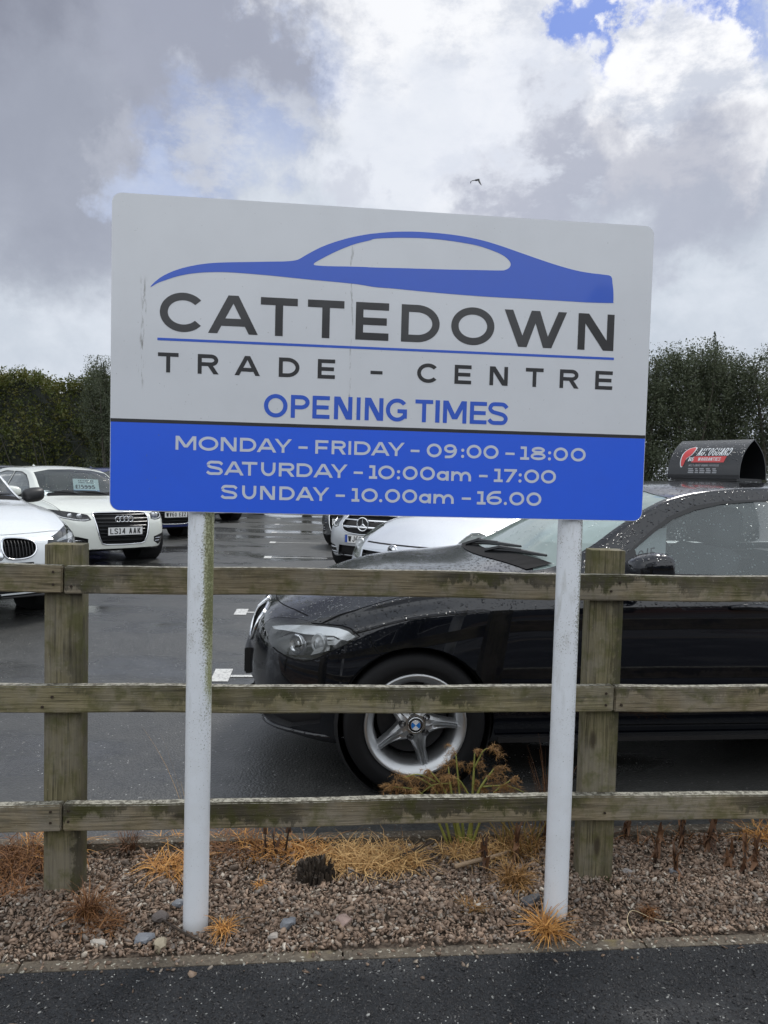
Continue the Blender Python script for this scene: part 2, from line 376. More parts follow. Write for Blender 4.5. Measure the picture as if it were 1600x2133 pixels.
# ------------------------------------------------------------------ ground
YAW = R(5.8)                                # the path edge, gravel strip and fence all run along this line
ex = Vector((math.cos(YAW), math.sin(YAW), 0)); ey = Vector((-math.sin(YAW), math.cos(YAW), 0))
SO = Vector((.09, 2.10, 0))                 # a point on the path edge, front of the edging
def sp(a, b, z=0.0): return SO + ex * a + ey * b + Vector((0, 0, z))
def sheet(name, a0, a1, b0, b1, z, m_, na=1, nb=1):
    v = [sp(a0 + (a1 - a0) * i / na, b0 + (b1 - b0) * j / nb, z) for j in range(nb + 1) for i in range(na + 1)]
    f = [(j * (na + 1) + i, j * (na + 1) + i + 1, (j + 1) * (na + 1) + i + 1, (j + 1) * (na + 1) + i) for j in range(nb) for i in range(na)]
    return obj(name, v, f, m_)
tag(sheet('ground', -700, 700, -500, 900, -.06, MT['soil']), kind='structure')
tag(sheet('footpath', -60, 60, -2.4, 0, 0.0, MT['path']), kind='structure')
tag(sheet('road', -60, 60, -9.5, -2.52, -.012, MT['road']), kind='structure')
tag(sheet('car_park', -45, 60, .70, 24.8, 0.0, MT['lot']), kind='structure')
tag(sheet('gravel_bed', -20, 20, .045, .655, -.006, MT['soil']), kind='structure')
kb = MB(); kb.box(-60, 60, -2.52, -2.40, -.2, .0); kb.v = [sp(q.x, q.y, q.z) for q in kb.v]
tag(kb.build('road_kerb', MT['kerb']), kind='structure')
def edging(name, b0, b1, ztop, label, joints, grp):
    """a run of concrete edging slabs laid end to end"""
    for a0, a1 in zip(joints, joints[1:]):
        o = bevel_box(name, (a1 - a0 - .004, b1 - b0, .2), MT['kerb'], None, .007, 2)
        o.location = sp((a0 + a1) / 2, (b0 + b1) / 2, ztop - .1); o.rotation_euler = (0, 0, YAW + random.uniform(-.002, .002))
        tag(o, label(a0, a1), 'edging', grp)
def lab_front(a0, a1):
    if a0 < -.2 < a1: return 'lichen-specked concrete edging slab along the black path, below the left sign post'
    if a0 < .7 < a1: return 'lichen-specked concrete edging slab along the black path, below the right sign post'
    return 'lichen-specked concrete edging slab along the black path, beyond the frame edge'
edging('edging_slab', -.002, .046, .004, lab_front, [-3.0, -2.0, -1.08 + .0, -.175, .74 + .0, 1.655, 2.6], 'edging slabs along the path')
def lab_rear(a0, a1):
    if a1 < -.2: return 'concrete edging slab behind the left fence post, where gravel meets the car park'
    if a0 < .6: return 'concrete edging slab behind the straw heap, where gravel meets the car park'
    return 'concrete edging slab behind the right fence post, where gravel meets the car park'
edging('edging_slab', .655, .705, .035, lab_rear, [-3.0, -2.08, -1.16, -.24, .68, 1.60, 2.52], 'edging slabs along the car park')
# bay markings: a broad bar at the aisle end of each bay line
def mark(a, b, yw):
    c_, s_ = math.cos(yw), math.sin(yw)
    def q(x, y): return Vector((a + x * c_ - y * s_, b + x * s_ + y * c_, .004))
    v = [q(-.06, -.16), q(.06, -.16), q(.06, .16), q(-.06, .16), q(.062, -.05), q(.98, -.05), q(.98, .0), q(.062, .0)]
    return [(v[:4])], [(v[4:])]
MK = [(-1.085, 5.05), (-1.40, 7.38), (-1.62, 9.8), (-1.90, 12.25), (-2.22, 14.9), (-2.56, 17.4), (-2.90, 20.2), (-3.2, 22.6)]
for i, (a, b) in enumerate(MK):
    A, B = mark(a, b, R(5.5)); t_ = MB(); t_.add(A[0], [(0, 1, 2, 3)]); t_.add(B[0], [(0, 1, 2, 3)])
    where = ['beside the dark bumper', 'left of the dark grille', 'hidden behind the top fence rail', 'just above the top fence rail', 'second above the top fence rail', 'third above the top fence rail', 'fourth above the top fence rail', 'farthest, under the sign edge'][i]
    tag(t_.build('bay_marking', MT['line']), 'white bay line with broad end bar ' + where, 'bay marking', 'painted bay lines on the car park', )

# gravel: every stone a small faceted solid
def scatter(name, P, S, mat_, flat=.62):
    """P (n,3) centres, S (n,) sizes -> one mesh of faceted stones"""
    ico = bmesh.new(); bmesh.ops.create_icosphere(ico, subdivisions=1, radius=1.0)
    bv = np.array([v.co for v in ico.verts]); bf = np.array([[v.index for v in f.verts] for f in ico.faces]); ico.free()
    n = len(P); nv_ = len(bv)
    vars_ = [bv * (1 + rng.normal(0, .26, (nv_, 1))) * rng.uniform([.8, .45, .25], [1.5, .9, flat]) for _ in range(32)]
    V = np.stack(vars_)[rng.integers(0, 24, n)]
    a = rng.uniform(0, 2 * np.pi, n); t1 = rng.normal(0, .6, n); t2 = rng.normal(0, .6, n)
    def rot(ax, th):
        c_, s_ = np.cos(th), np.sin(th); Z = np.zeros(n); O = np.ones(n)
        if ax == 2: return np.stack([np.stack([c_, -s_, Z], 1), np.stack([s_, c_, Z], 1), np.stack([Z, Z, O], 1)], 1)
        if ax == 0: return np.stack([np.stack([O, Z, Z], 1), np.stack([Z, c_, -s_], 1), np.stack([Z, s_, c_], 1)], 1)
        return np.stack([np.stack([c_, Z, s_], 1), np.stack([Z, O, Z], 1), np.stack([-s_, Z, c_], 1)], 1)
    Rm = rot(2, a) @ rot(0, t1) @ rot(1, t2)
    V = np.einsum('nij,nvj->nvi', Rm, V) * S[:, None, None] + P[:, None, :]
    Fs = (bf[None] + (np.arange(n) * nv_)[:, None, None]).reshape(-1, 3)
    return np_mesh(name, V.reshape(-1, 3), Fs, mat_)
def strip_pts(n, a0, a1, b0, b1, z0, z1):
    A = rng.uniform(a0, a1, n); B = rng.uniform(b0, b1, n); Z = rng.uniform(z0, z1, n)
    return np.array(SO)[None] + A[:, None] * np.array(ex) + B[:, None] * np.array(ey) + Z[:, None] * np.array([0, 0, 1.0])
def mound(P):
    return P + np.array([0, 0, 1.0]) * (.010 * np.sin(P[:, :1] * 5.1 + 1) * np.sin(P[:, 1:2] * 9) + .006)
PG = np.concatenate([strip_pts(38000, -1.9, 2.1, .05, .655, -.004, .008), strip_pts(2600, -4, -1.9, .05, .655, -.004, .008), strip_pts(2600, 2.1, 4, .05, .655, -.004, .008)])
SG = np.clip(rng.lognormal(math.log(.0057), .38, len(PG)), .0028, .018)
PL = np.concatenate([strip_pts(420, -2.2, 2.4, .0, .055, .003, .009), strip_pts(90, -2.2, 2.4, -.05, .0, .001, .005), strip_pts(36, -1.5, 1.7, -.45, -.03, .002, .004)])
SL = np.clip(rng.lognormal(math.log(.0052), .35, len(PL)), .003, .0105)
tag(scatter('gravel', np.concatenate([mound(PG), PL]), np.concatenate([SG, SL]), MT['gravel']), 'brown and pink gravel chippings filling the strip under the fence', 'gravel', kind='stuff')
PC = strip_pts(26000, -1.35, 1.6, -.42, -.002, -.0022, .0008); SC = np.clip(rng.lognormal(math.log(.0036), .25, len(PC)), .002, .0065)
tag(scatter('path_chippings', PC, SC, MT['chip'], .5), 'black stone chippings bound into the path surface', 'chippings', kind='stuff')

# ------------------------------------------------------------------ post and rail fence
FY = R(5.3); FO = Vector((-.146, 2.452, 0))
fence = thing('post_and_rail_fence', 'weathered three-rail wooden fence between the gravel strip and the parked cars', 'fence', FO, FY)
def post(u, h, seed, w_=.118, d_=.075, off=.0, ry=0):
    mm = wood('post_wood_%d' % seed, 'Z', seed, .028, stain=.75, half=.03, lo=(.12, .104, .058), hi=(.215, .188, .108), green=(.085, .088, .024))
    o = bevel_box('post', (w_, d_, h + .35), mm, fence, .005, 2); o.location = (u, d_ / 2 + off, (h - .35) / 2); o.rotation_euler = (0, 0, ry)
    return o
post(-.880, 1.153, 3, ry=R(1.0)); post(.925, 1.165, 8, ry=R(-4)); post(2.73, 1.16, 5); post(-2.77, 1.155, 6)
def rail(u0_, u1_, zt, seed, hh=.087, dz0=0.0, dz1=0.0, **kw):
    mm = wood('rail_wood_%d' % seed, 'X', seed, kw.pop('h0', .008), **kw)
    L_ = u1_ - u0_; bm = bmesh.new(); bmesh.ops.create_cube(bm, size=1.0)
    for v in bm.verts: v.co = Vector((v.co.x * L_, v.co.y * .038, v.co.z * hh))
    es = [e for e in bm.edges if abs((e.verts[0].co - e.verts[1].co).x) > .1]
    bmesh.ops.subdivide_edges(bm, edges=es, cuts=40)
    bmesh.ops.bevel(bm, geom=[e for e in bm.edges if e.calc_face_angle(0) > 1.0], offset=.004, segments=2, affect='EDGES')
    for v in bm.verts:
        v.co.z += .0025 * math.sin(v.co.x * 3.1 + seed) + .0012 * math.sin(v.co.x * 11 + seed * 2); v.co.y += .002 * math.sin(v.co.x * 2.3 + seed * 3)
    o = obj_bm('rail', bm, mm, fence, True)
    try: o.data.set_sharp_from_angle(angle=R(50))
    except Exception: pass
    o.location = ((u0_ + u1_) / 2, -.0195, zt - hh / 2 + (dz0 + dz1) / 2); o.rotation_euler = (0, -math.atan2(dz1 - dz0, L_), 0)
    return o
JL, JM = -.868, .948
rail(-3.4, JL - .0025, 1.089, 11, dz0=.01, stain=.55, h0=.02, gray=(.22, .20, .16)); rail(JL + .0025, 3.4, 1.089, 12, dz1=-.006, stain=.8, h0=.0)
rail(-3.4, JM - .002, .703, 13, stain=.7, h0=.012, lo=(.175, .15, .082), hi=(.29, .248, .145)); rail(JM + .002, 3.4, .703, 14, stain=.75, h0=.012)
rail(-3.4, JL - .0025, .320, 15, stain=.25, h0=.035, gray=(.24, .22, .19), green=(.14, .13, .10)); rail(JL + .0025, 3.4, .320, 16, dz1=.004, stain=.8, h0=.008)
RN = pbr('rusty_nail', (.05, .035, .025), .7, met=.4)
for u_, zz in ((JL - .03, 1.03), (JL + .025, 1.025), (JL - .03, 1.07), (JL + .02, .265), (JL - .035, .262), (JL - .035, .298), (JL + .02, .30), (-.93, .638), (-.90, .67), (JM - .03, .64), (JM + .025, .64), (JM - .03, .68), (.93, .265), (.92, 1.03), (.95, 1.06)):
    nl_ = MB(); nl_.lathe([(0, -.0425), (.004, -.0425), (.0045, -.0395), (.0045, -.036)], 8, Matrix.Translation((u_, 0, zz))); nl_.build('nail', RN, fence)

# ------------------------------------------------------------------ lettering: a geometric stroke alphabet, drawn at final size
def g_rect(x0, y0, x1, y1): return [[(x0, y0), (x1, y0), (x1, y1), (x0, y1)]]
def g_diag(xb, xt, tw, y0, y1): return [[(xb, y0), (xb + tw, y0), (xt + tw, y1), (xt, y1)]]
def g_arc(cx, cy, rx, ry, t, a0, a1, n=None, ty=None):
    ty = t if ty is None else ty
    n = n or max(4, int(abs(a1 - a0) / 7)); P = []
    for i in range(n):
        A, B = R(a0 + (a1 - a0) * i / n), R(a0 + (a1 - a0) * (i + 1) / n)
        P.append([(cx + rx * math.cos(A), cy + ry * math.sin(A)), (cx + rx * math.cos(B), cy + ry * math.sin(B)), (cx + (rx - t) * math.cos(B), cy + (ry - ty) * math.sin(B)), (cx + (rx - t) * math.cos(A), cy + (ry - ty) * math.sin(A))])
    return P
def g_stroke(pts, t):
    P = []; pts = [Vector((*p, 0)) for p in pts]; Ls = []
    for i, p in enumerate(pts):
        a = (pts[i] - pts[i - 1]).normalized() if i else (pts[1] - pts[0]).normalized()
        b = (pts[i + 1] - pts[i]).normalized() if i < len(pts) - 1 else a
        na, nb = Vector((-a.y, a.x, 0)), Vector((-b.y, b.x, 0)); mm = (na + nb).normalized(); mm = mm / max(.4, mm.dot(na))
        Ls.append((p + mm * t / 2, p - mm * t / 2))
    for (a, b), (c_, d) in zip(Ls, Ls[1:]): P.append([a[:2], b[:2], d[:2], c_[:2]])
    return P
def glyph(ch, w, h, t):
    v = t * 1.04; d = t * 1.22
    if ch in 'O0': return g_arc(w / 2, h / 2, w / 2, h / 2 * 1.02, v, 0, 360, 56, t)
    if ch == 'C': return g_arc(w * .56, h / 2, w * .56, h / 2 * 1.02, v, 40, 320, 44, t)
    if ch == 'G': return g_arc(w * .53, h / 2, w * .53, h / 2 * 1.02, v, 38, 330, 44, t) + g_rect(w - v, h * .13, w, h * .54) + g_rect(w * .55, h * .54 - t, w, h * .54)
    if ch == 'A': return g_diag(0, w / 2 - d * .55, d, 0, h) + g_diag(w - d, w / 2 - d * .45, d, 0, h) + g_rect(w * .2, h * .2, w * .8, h * .2 + t)
    if ch == 'V': return g_diag(w / 2 - d * .55, 0, d, 0, h) + g_diag(w / 2 - d * .45, w - d, d, 0, h)
    if ch == 'T': return g_rect(0, h - t, w, h) + g_rect(w / 2 - v / 2, 0, w / 2 + v / 2, h)
    if ch == 'E': return g_rect(0, 0, v, h) + g_rect(0, 0, w, t) + g_rect(0, h - t, w, h) + g_rect(0, h / 2 - t / 2, w * .94, h / 2 + t / 2)
    if ch == 'F': return g_rect(0, 0, v, h) + g_rect(0, h - t, w, h) + g_rect(0, h * .44 - t / 2, w * .92, h * .44 + t / 2)
    if ch == 'L': return g_rect(0, 0, v, h) + g_rect(0, 0, w, t)
    if ch == 'I': return g_rect(0, 0, w if w < v * 1.6 else v, h)
    if ch == 'H': return g_rect(0, 0, v, h) + g_rect(w - v, 0, w, h) + g_rect(0, h / 2 - t / 2, w, h / 2 + t / 2)
    if ch == 'D':
        rx = min(w * .62, h * .62); return g_rect(0, 0, v, h) + g_rect(0, 0, w - rx, t) + g_rect(0, h - t, w - rx, h) + g_arc(w - rx, h / 2, rx, h / 2, v, -90, 90, 24, t)
    if ch in 'PR':
        bh = h * (.60 if ch == 'R' else .62); rx = min(w * .5, bh * .62); ww = w * (.97 if ch == 'R' else 1)
        P = g_rect(0, 0, v, h) + g_rect(0, h - t, ww - rx, h) + g_rect(0, h - bh, ww - rx, h - bh + t) + g_arc(ww - rx, h - bh / 2, rx, bh / 2, v, -90, 90, 20, t)
        if ch == 'R': P += g_diag(w - d * 1.1, w * .42, d * 1.1, 0, h - bh + t * .5)
        return P
    if ch == 'B':
        P = g_rect(0, 0, v, h)
        for y0, y1, ww in ((0, h * .54, w), (h * .54 - t, h, w * .92)):
            rx = min(ww * .5, (y1 - y0) * .6); P += g_rect(0, y0, ww - rx, y0 + t) + g_rect(0, y1 - t, ww - rx, y1) + g_arc(ww - rx, (y0 + y1) / 2, rx, (y1 - y0) / 2, v, -90, 90, 16, t)
        return P
    if ch == 'N': return g_rect(0, 0, v, h) + g_rect(w - v, 0, w, h) + g_diag(w - d * 1.25, 0, d * 1.25, 0, h)
    if ch == 'M':
        lo = h * .18; return g_rect(0, 0, v, h) + g_rect(w - v, 0, w, h) + g_diag(w / 2 - d * .55, 0, d * 1.1, lo, h) + g_diag(w / 2 - d * .55, w - d * 1.1, d * 1.1, lo, h)
    if ch == 'W':
        q = (w - d) / 4; return g_diag(q * 1.08, 0, d, 0, h) + g_diag(q * 1.08, q * 2, d, 0, h) + g_diag(q * 2.92, q * 2, d, 0, h) + g_diag(q * 2.92, w - d, d, 0, h)
    if ch == 'U':
        ry = min(h * .55, w * .6); return g_rect(0, ry, v, h) + g_rect(w - v, ry, w, h) + g_arc(w / 2, ry, w / 2, ry, v, 180, 360, 26, t)
    if ch == 'J': 
        ry = h * .35; return g_rect(w - v, ry, w, h) + g_arc(w / 2, ry, w / 2, ry, v, 190, 360, 20, t)
    if ch == 'Y': return g_rect(w / 2 - v / 2, 0, w / 2 + v / 2, h * .42) + g_diag(w / 2 - d / 2, 0, d, h * .38, h) + g_diag(w / 2 - d / 2, w - d, d, h * .38, h)
    if ch == 'Z': return g_rect(0, 0, w, t) + g_rect(0, h - t, w, h) + g_diag(0, w - d * 1.3, d * 1.3, t * .9, h - t * .9)
    if ch == 'K': return g_rect(0, 0, v, h) + g_diag(w - d * 1.2, w * .16, d * 1.2, 0, h * .62) + g_diag(v * .5, w - d * 1.2, d * 1.2, h * .36, h)
    if ch == 'X': return g_diag(0, w - d * 1.2, d * 1.2, 0, h) + g_diag(w - d * 1.2, 0, d * 1.2, 0, h)
    if ch == 'S':
        P = catmull([(w * .97, h * .76), (w * .80, h * .90), (w * .5, h - t * .45), (w * .2, h * .90), (w * .075, h * .73), (w * .2, h * .58), (w * .5, h * .51), (w * .8, h * .43), (w * .925, h * .27), (w * .8, h * .1), (w * .5, t * .45), (w * .2, h * .09), (w * .02, h * .22)], 4)
        return g_stroke([tuple(p) for p in P], t)
    if ch == '1': return g_rect(w * .42, 0, w * .42 + v, h) + g_rect(w * .02, h - t, w * .45, h) + g_rect(0, 0, w, t)
    if ch == '2': return g_rect(0, 0, w, t) + g_stroke([tuple(p) for p in catmull([(w * .06, h * .72), (w * .2, h * .9), (w * .5, h - t / 2), (w * .84, h * .88), (w * .88, h * .66), (w * .6, h * .38), (w * .12, t * .6)], 4)], t)
    if ch == '4': return g_rect(w * .64, 0, w * .64 + v, h) + g_rect(0, h * .22, w, h * .22 + t) + g_diag(0, w * .64 - d * .1, d * 1.1, h * .24, h)
    if ch == '5': return g_rect(w * .1, h - t, w * .92, h) + g_rect(w * .1, h * .5, w * .1 + v, h) + g_stroke([tuple(p) for p in catmull([(w * .12, h * .56), (w * .5, h * .62), (w * .86, h * .5), (w * .93, h * .3), (w * .8, h * .1), (w * .45, t / 2), (w * .04, h * .14)], 4)], t)
    if ch == '6': return g_arc(w / 2, h * .33, w / 2, h * .33, v, 0, 360, 40, t) + g_stroke([tuple(p) for p in catmull([(w * .045, h * .35), (w * .1, h * .66), (w * .4, h * .92), (w * .92, h * .955)], 5)], t)
    if ch == '9': return g_arc(w / 2, h * .67, w / 2, h * .33, v, 0, 360, 40, t) + g_stroke([tuple(p) for p in catmull([(w * .955, h * .65), (w * .9, h * .34), (w * .6, h * .08), (w * .08, h * .045)], 5)], t)
    if ch == '7': return g_rect(0, h - t, w, h) + g_diag(w * .14, w - d * 1.1, d * 1.1, 0, h - t * .5)
    if ch == '8': return g_arc(w / 2, h * .29, w / 2, h * .29, v, 0, 360, 40, t) + g_arc(w / 2, h * .75, w * .44, h * .25, v, 0, 360, 40, t)
    if ch == '3': return g_arc(w * .46, h * .29, w * .54, h * .29, v, -150, 90, 28, t) + g_arc(w * .46, h * .75, w * .48, h * .25, v, -90, 150, 28, t)
    if ch == 'a':
        x = h * .72; return g_arc(w * .48, x / 2, w * .48, x / 2, v, 0, 360, 40, t) + g_rect(w - v, 0, w, x)
    if ch == 'm':
        x = h * .72; P = g_rect(0, 0, v, x); q = (w + v) / 2
        for x0 in (0, q - v):
            P += g_arc(x0 + q / 2, x - q * .52, q / 2, q * .52, v, 0, 180, 18, t) + g_rect(x0 + q - v, 0, x0 + q, x - q * .5)
        return P
    if ch == ':': r_ = t * .62; return g_arc(w / 2, r_, r_, r_, r_ * .98, 0, 360, 14) + g_arc(w / 2, h * .58, r_, r_, r_ * .98, 0, 360, 14)
    if ch == '.': r_ = t * .62; return g_arc(w / 2, r_, r_, r_, r_ * .98, 0, 360, 14)
    if ch == '-': return g_rect(0, h * .42 - t * .45, w, h * .42 + t * .45)
    if ch == '/': return g_diag(0, w - d, d, -h * .05, h * 1.05)
    if ch == '\u00a3': return g_rect(0, 0, w, t) + g_rect(0, h * .42, w * .8, h * .42 + t) + g_stroke([tuple(p) for p in catmull([(w * .95, h * .8), (w * .75, h * .95), (w * .45, h * .9), (w * .3, h * .7), (w * .3, h * .3), (w * .15, t * .6)], 4)], t)
    return g_rect(0, 0, w, h)
def union(polys):
    vs = []; fs = []
    for p in polys:
        a = sum(p[i][0] * p[(i + 1) % len(p)][1] - p[(i + 1) % len(p)][0] * p[i][1] for i in range(len(p)))
        p = p if a > 0 else p[::-1]; o = len(vs); vs += [Vector(q) for q in p]; fs.append(list(range(o, o + len(p))))
    sc = 1000.0
    rv, _, rf, _, _, of = delaunay_2d_cdt([v * sc for v in vs], [], fs, 0, 1e-3)
    pp = [[vs[i] * sc for i in f] for f in fs]
    def inside(q, p):
        s_ = [(p[(i + 1) % len(p)] - p[i]).cross(q - p[i]) for i in range(len(p))]
        return all(x > -1e-4 for x in s_) or all(x < 1e-4 for x in s_)
    keep = []
    for f in rf:
        q = sum((rv[i] for i in f), Vector((0, 0))) / len(f)
        if any(inside(q, p) for p in pp): keep.append(f)
    return [v / sc for v in rv], keep
def text_mesh(items, v0, h, t, shear=0.0):
    """items: (char, x0, x1) -> verts (x, z) and faces"""
    V = []; F = []
    for ch, x0, x1 in items:
        vv, ff = union(glyph(ch, x1 - x0, h, t)); o = len(V)
        V += [(x0 + q.x + shear * q.y, v0 + q.y) for q in vv]; F += [tuple(i + o for i in f) for f in ff]
    return V, F
WID = {'I': .25, '1': .5, 'M': 1.1, 'W': 1.15, ' ': .4, '-': .45, '/': .5, ':': .3, '.': .3}
def layout(s_, x0, x1, gap=.16):
    tot = sum(WID.get(c_, .8) for c_ in s_) + gap * (len(s_) - 1); u_ = (x1 - x0) / tot; x = x0; it = []
    for c_ in s_:
        w_ = WID.get(c_, .8) * u_
        if c_ != ' ': it.append((c_, x, x + w_))
        x += w_ + gap * u_
    return it
def text_obj(name, items, v0, h, t, y, mat_, parent, shear=0.0, flip=False, M=None):
    V, F = text_mesh(items, v0, h, t, shear); P = [Vector((x, y, z)) for x, z in V]
    if M is not None: P = [M @ p for p in P]
    return obj(name, P, F, mat_, parent)

# ------------------------------------------------------------------ the sign
SYAW = R(6.0)
sign = thing('dealer_sign', 'large white and blue sign board with opening times on two white posts', 'sign', (.0249, 2.2422, 0), SYAW)
def signpaint(name, col, ro):
    m_, k = mat(name); v = k.obj(); s_ = k.n('ShaderNodeSeparateXYZ', {0: v})
    f = k.noise(v, 6.0, 6.0, .6); fine = k.noise(k.mapv(v, (90, 1, 12)), 1.0, 6.0, .75)
    dx = k.math('ADD', s_.outputs[0], k.math('MULTIPLY', k.math('SUBTRACT', k.noise(v, 9.0, 3.0), .5), .035))
    def streak(x, wd, lo, hi, th): 
        a = k.step(k.math('ABSOLUTE', k.math('SUBTRACT', dx, x)), wd, wd * .2)
        b = k.math('MULTIPLY', k.step(s_.outputs[2], lo, lo + .05), k.step(s_.outputs[2], hi, hi - .05))
        return k.math('MULTIPLY', k.math('MULTIPLY', a, b), k.step(fine, th, th + .1))
    c_ = k.mix(k.math('MULTIPLY', k.step(f, .35, .75), .16), col, tuple(x * .72 for x in col))
    c_ = k.mix(k.math('MULTIPLY', streak(-.735, .011, 1.62, 1.96, .5), .75), c_, (.16, .15, .13))
    c_ = k.mix(k.math('MULTIPLY', streak(-.137, .0045, 1.55, 2.16, .5), .7), c_, (.25, .25, .24))
    spk = k.step(k.noise(v, 120.0, 2.0), .73, .77)
    c_ = k.mix(k.math('MULTIPLY', spk, .35), c_, (.2, .2, .19))
    b = k.n('ShaderNodeBsdfPrincipled', {'Base Color': c_, 'Roughness': k.n('ShaderNodeMapRange', {0: f, 3: ro - .08, 4: ro + .1}).outputs[0], 'Specular IOR Level': .5, 'Coat Weight': .5, 'Coat Roughness': .08})
    out(k, b); return m_
SW = signpaint('sign_white', (.70, .72, .755), .38); SB = signpaint('sign_blue', (.032, .135, .84), .34)
SK = pbr('sign_charcoal', (.028, .028, .031), .4, nz=.15, bsc=60, coat=.4); SLT = pbr('sign_light_lettering', (.62, .66, .74), .42, nz=.06, bsc=60)
SBL = pbr('sign_blue_lettering', (.034, .115, .60), .4, nz=.05, bsc=50, coat=.4)
U0, U1, Z0, Z1, RC = -.8228, .7807, 1.2790, 2.1806, .028
def rr_outline(u0_, u1_, z0_, z1_, r_, n=8):
    P = []
    for cx, cz, a0 in ((u1_ - r_, z1_ - r_, 0), (u0_ + r_, z1_ - r_, 90), (u0_ + r_, z0_ + r_, 180), (u1_ - r_, z0_ + r_, 270)):
        P += [(cx + r_ * math.cos(R(a0 + 90 * i / n)), cz + r_ * math.sin(R(a0 + 90 * i / n))) for i in range(n + 1)]
    return P
def slab(P, y0, y1):
    n = len(P); V = [Vector((x, y0, z)) for x, z in P] + [Vector((x, y1, z)) for x, z in P]
    return V, [tuple(range(n))[::-1], tuple(range(n, 2 * n))] + [(i, (i + 1) % n, (i + 1) % n + n, i + n) for i in range(n)]
V, F = slab(rr_outline(U0, U1, Z0, Z1, RC), -.0118, -.0082); obj('panel', V, F, SW, sign)
BT = 1.5348
P = [q for q in rr_outline(U0 + .0015, U1 - .0015, Z0 + .0015, Z1, RC) if q[1] < 1.45] + [(U1 - .0015, BT), (U0 + .0015, BT)]
obj('blue_band', [(x, -.0124, z) for x, z in P], [tuple(range(len(P)))], SB, sign)
obj('divider_line', [(U0 + .001, -.0128, 1.5345), (U1 - .001, -.0128, 1.5355), (U1 - .001, -.0128, 1.5452), (U0 + .001, -.0128, 1.5444)], [(0, 1, 2, 3)], SK, sign)
obj('underline', [(-.6935, -.0124, 1.7714), (.669, -.0124, 1.7718), (.669, -.0124, 1.7791), (-.6935, -.0124, 1.7787)], [(0, 1, 2, 3)], SBL, sign)
T_CAT = [('C',-0.6876,-0.5703),('A',-0.5512,-0.4089),('T',-0.4019,-0.2952),('T',-0.2658,-0.1591),('E',-0.125,-0.0269),('D',0.0105,0.1258),('O',0.1608,0.2925),('W',0.3223,0.5158),('N',0.5523,0.6659)]
T_TRD = [('T',-0.6914,-0.6334),('R',-0.5791,-0.5191),('A',-0.4738,-0.4007),('D',-0.3466,-0.2866),('E',-0.2332,-0.1825),('-',-0.0774,-0.0416),('C',0.0621,0.1215),('E',0.1755,0.2267),('N',0.2828,0.339),('T',0.3941,0.4494),('R',0.5006,0.5609),('E',0.6127,0.6675)]
T_OPN = [('O',-0.3876,-0.3193),('P',-0.3095,-0.2548),('E',-0.2463,-0.1955),('N',-0.1827,-0.1288),('I',-0.116,-0.1045),('N',-0.0917,-0.0364),('G',-0.0286,0.0348),('T',0.0595,0.1132),('I',0.1205,0.1336),('M',0.1439,0.2157),('E',0.226,0.2776),('S',0.2836,0.3414)]
T_MON = [('M',-0.6387,-0.5801),('O',-0.5732,-0.517),('N',-0.5101,-0.4646),('D',-0.4549,-0.4078),('A',-0.4063,-0.3492),('Y',-0.3548,-0.3044),('-',-0.2847,-0.2579),('F',-0.2353,-0.1971),('R',-0.1872,-0.1445),('I',-0.1374,-0.1295),('D',-0.1202,-0.0716),('A',-0.0701,-0.014),('Y',-0.0197,0.0308),('-',0.0491,0.0758),('0',0.0977,0.143),('9',0.1504,0.1878),(':',0.2018,0.2135),('0',0.2195,0.2652),('0',0.2712,0.3179),('-',0.3396,0.3679),('1',0.3859,0.4136),('8',0.4183,0.4649),(':',0.4716,0.4831),('0',0.4898,0.5352),('0',0.5443,0.5915)]
T_SAT = [('S',-0.549,-0.5035),('A',-0.4994,-0.4427),('T',-0.4482,-0.4037),('U',-0.3926,-0.3507),('R',-0.3409,-0.2945),('D',-0.2889,-0.2423),('A',-0.2395,-0.1813),('Y',-0.1884,-0.1386),('-',-0.12,-0.0928),('1',-0.0741,-0.0497),('0',-0.0467,0.0023),(':',0.0089,0.0197),('0',0.027,0.072),('0',0.0793,0.1246),('a',0.1305,0.1671),('m',0.1745,0.2357),('-',0.2602,0.2868),('1',0.3062,0.3338),('7',0.3375,0.3771),(':',0.3824,0.3929),('0',0.4004,0.447),('0',0.4531,0.5)]
T_SUN = [('S',-0.5066,-0.4609),('U',-0.4464,-0.4053),('N',-0.3941,-0.3508),('D',-0.3381,-0.2931),('A',-0.2903,-0.2359),('Y',-0.2408,-0.1912),('-',-0.1719,-0.1447),('1',-0.1247,-0.1011),('0',-0.0953,-0.0464),('.',-0.0412,-0.0334),('0',-0.0247,0.0209),('0',0.0274,0.0725),('a',0.0784,0.1149),('m',0.1223,0.1847),('-',0.2091,0.2372),('1',0.2559,0.2832),('6',0.287,0.3332),('.',0.3399,0.3489),('0',0.3564,0.4029),('0',0.41,0.4567)]
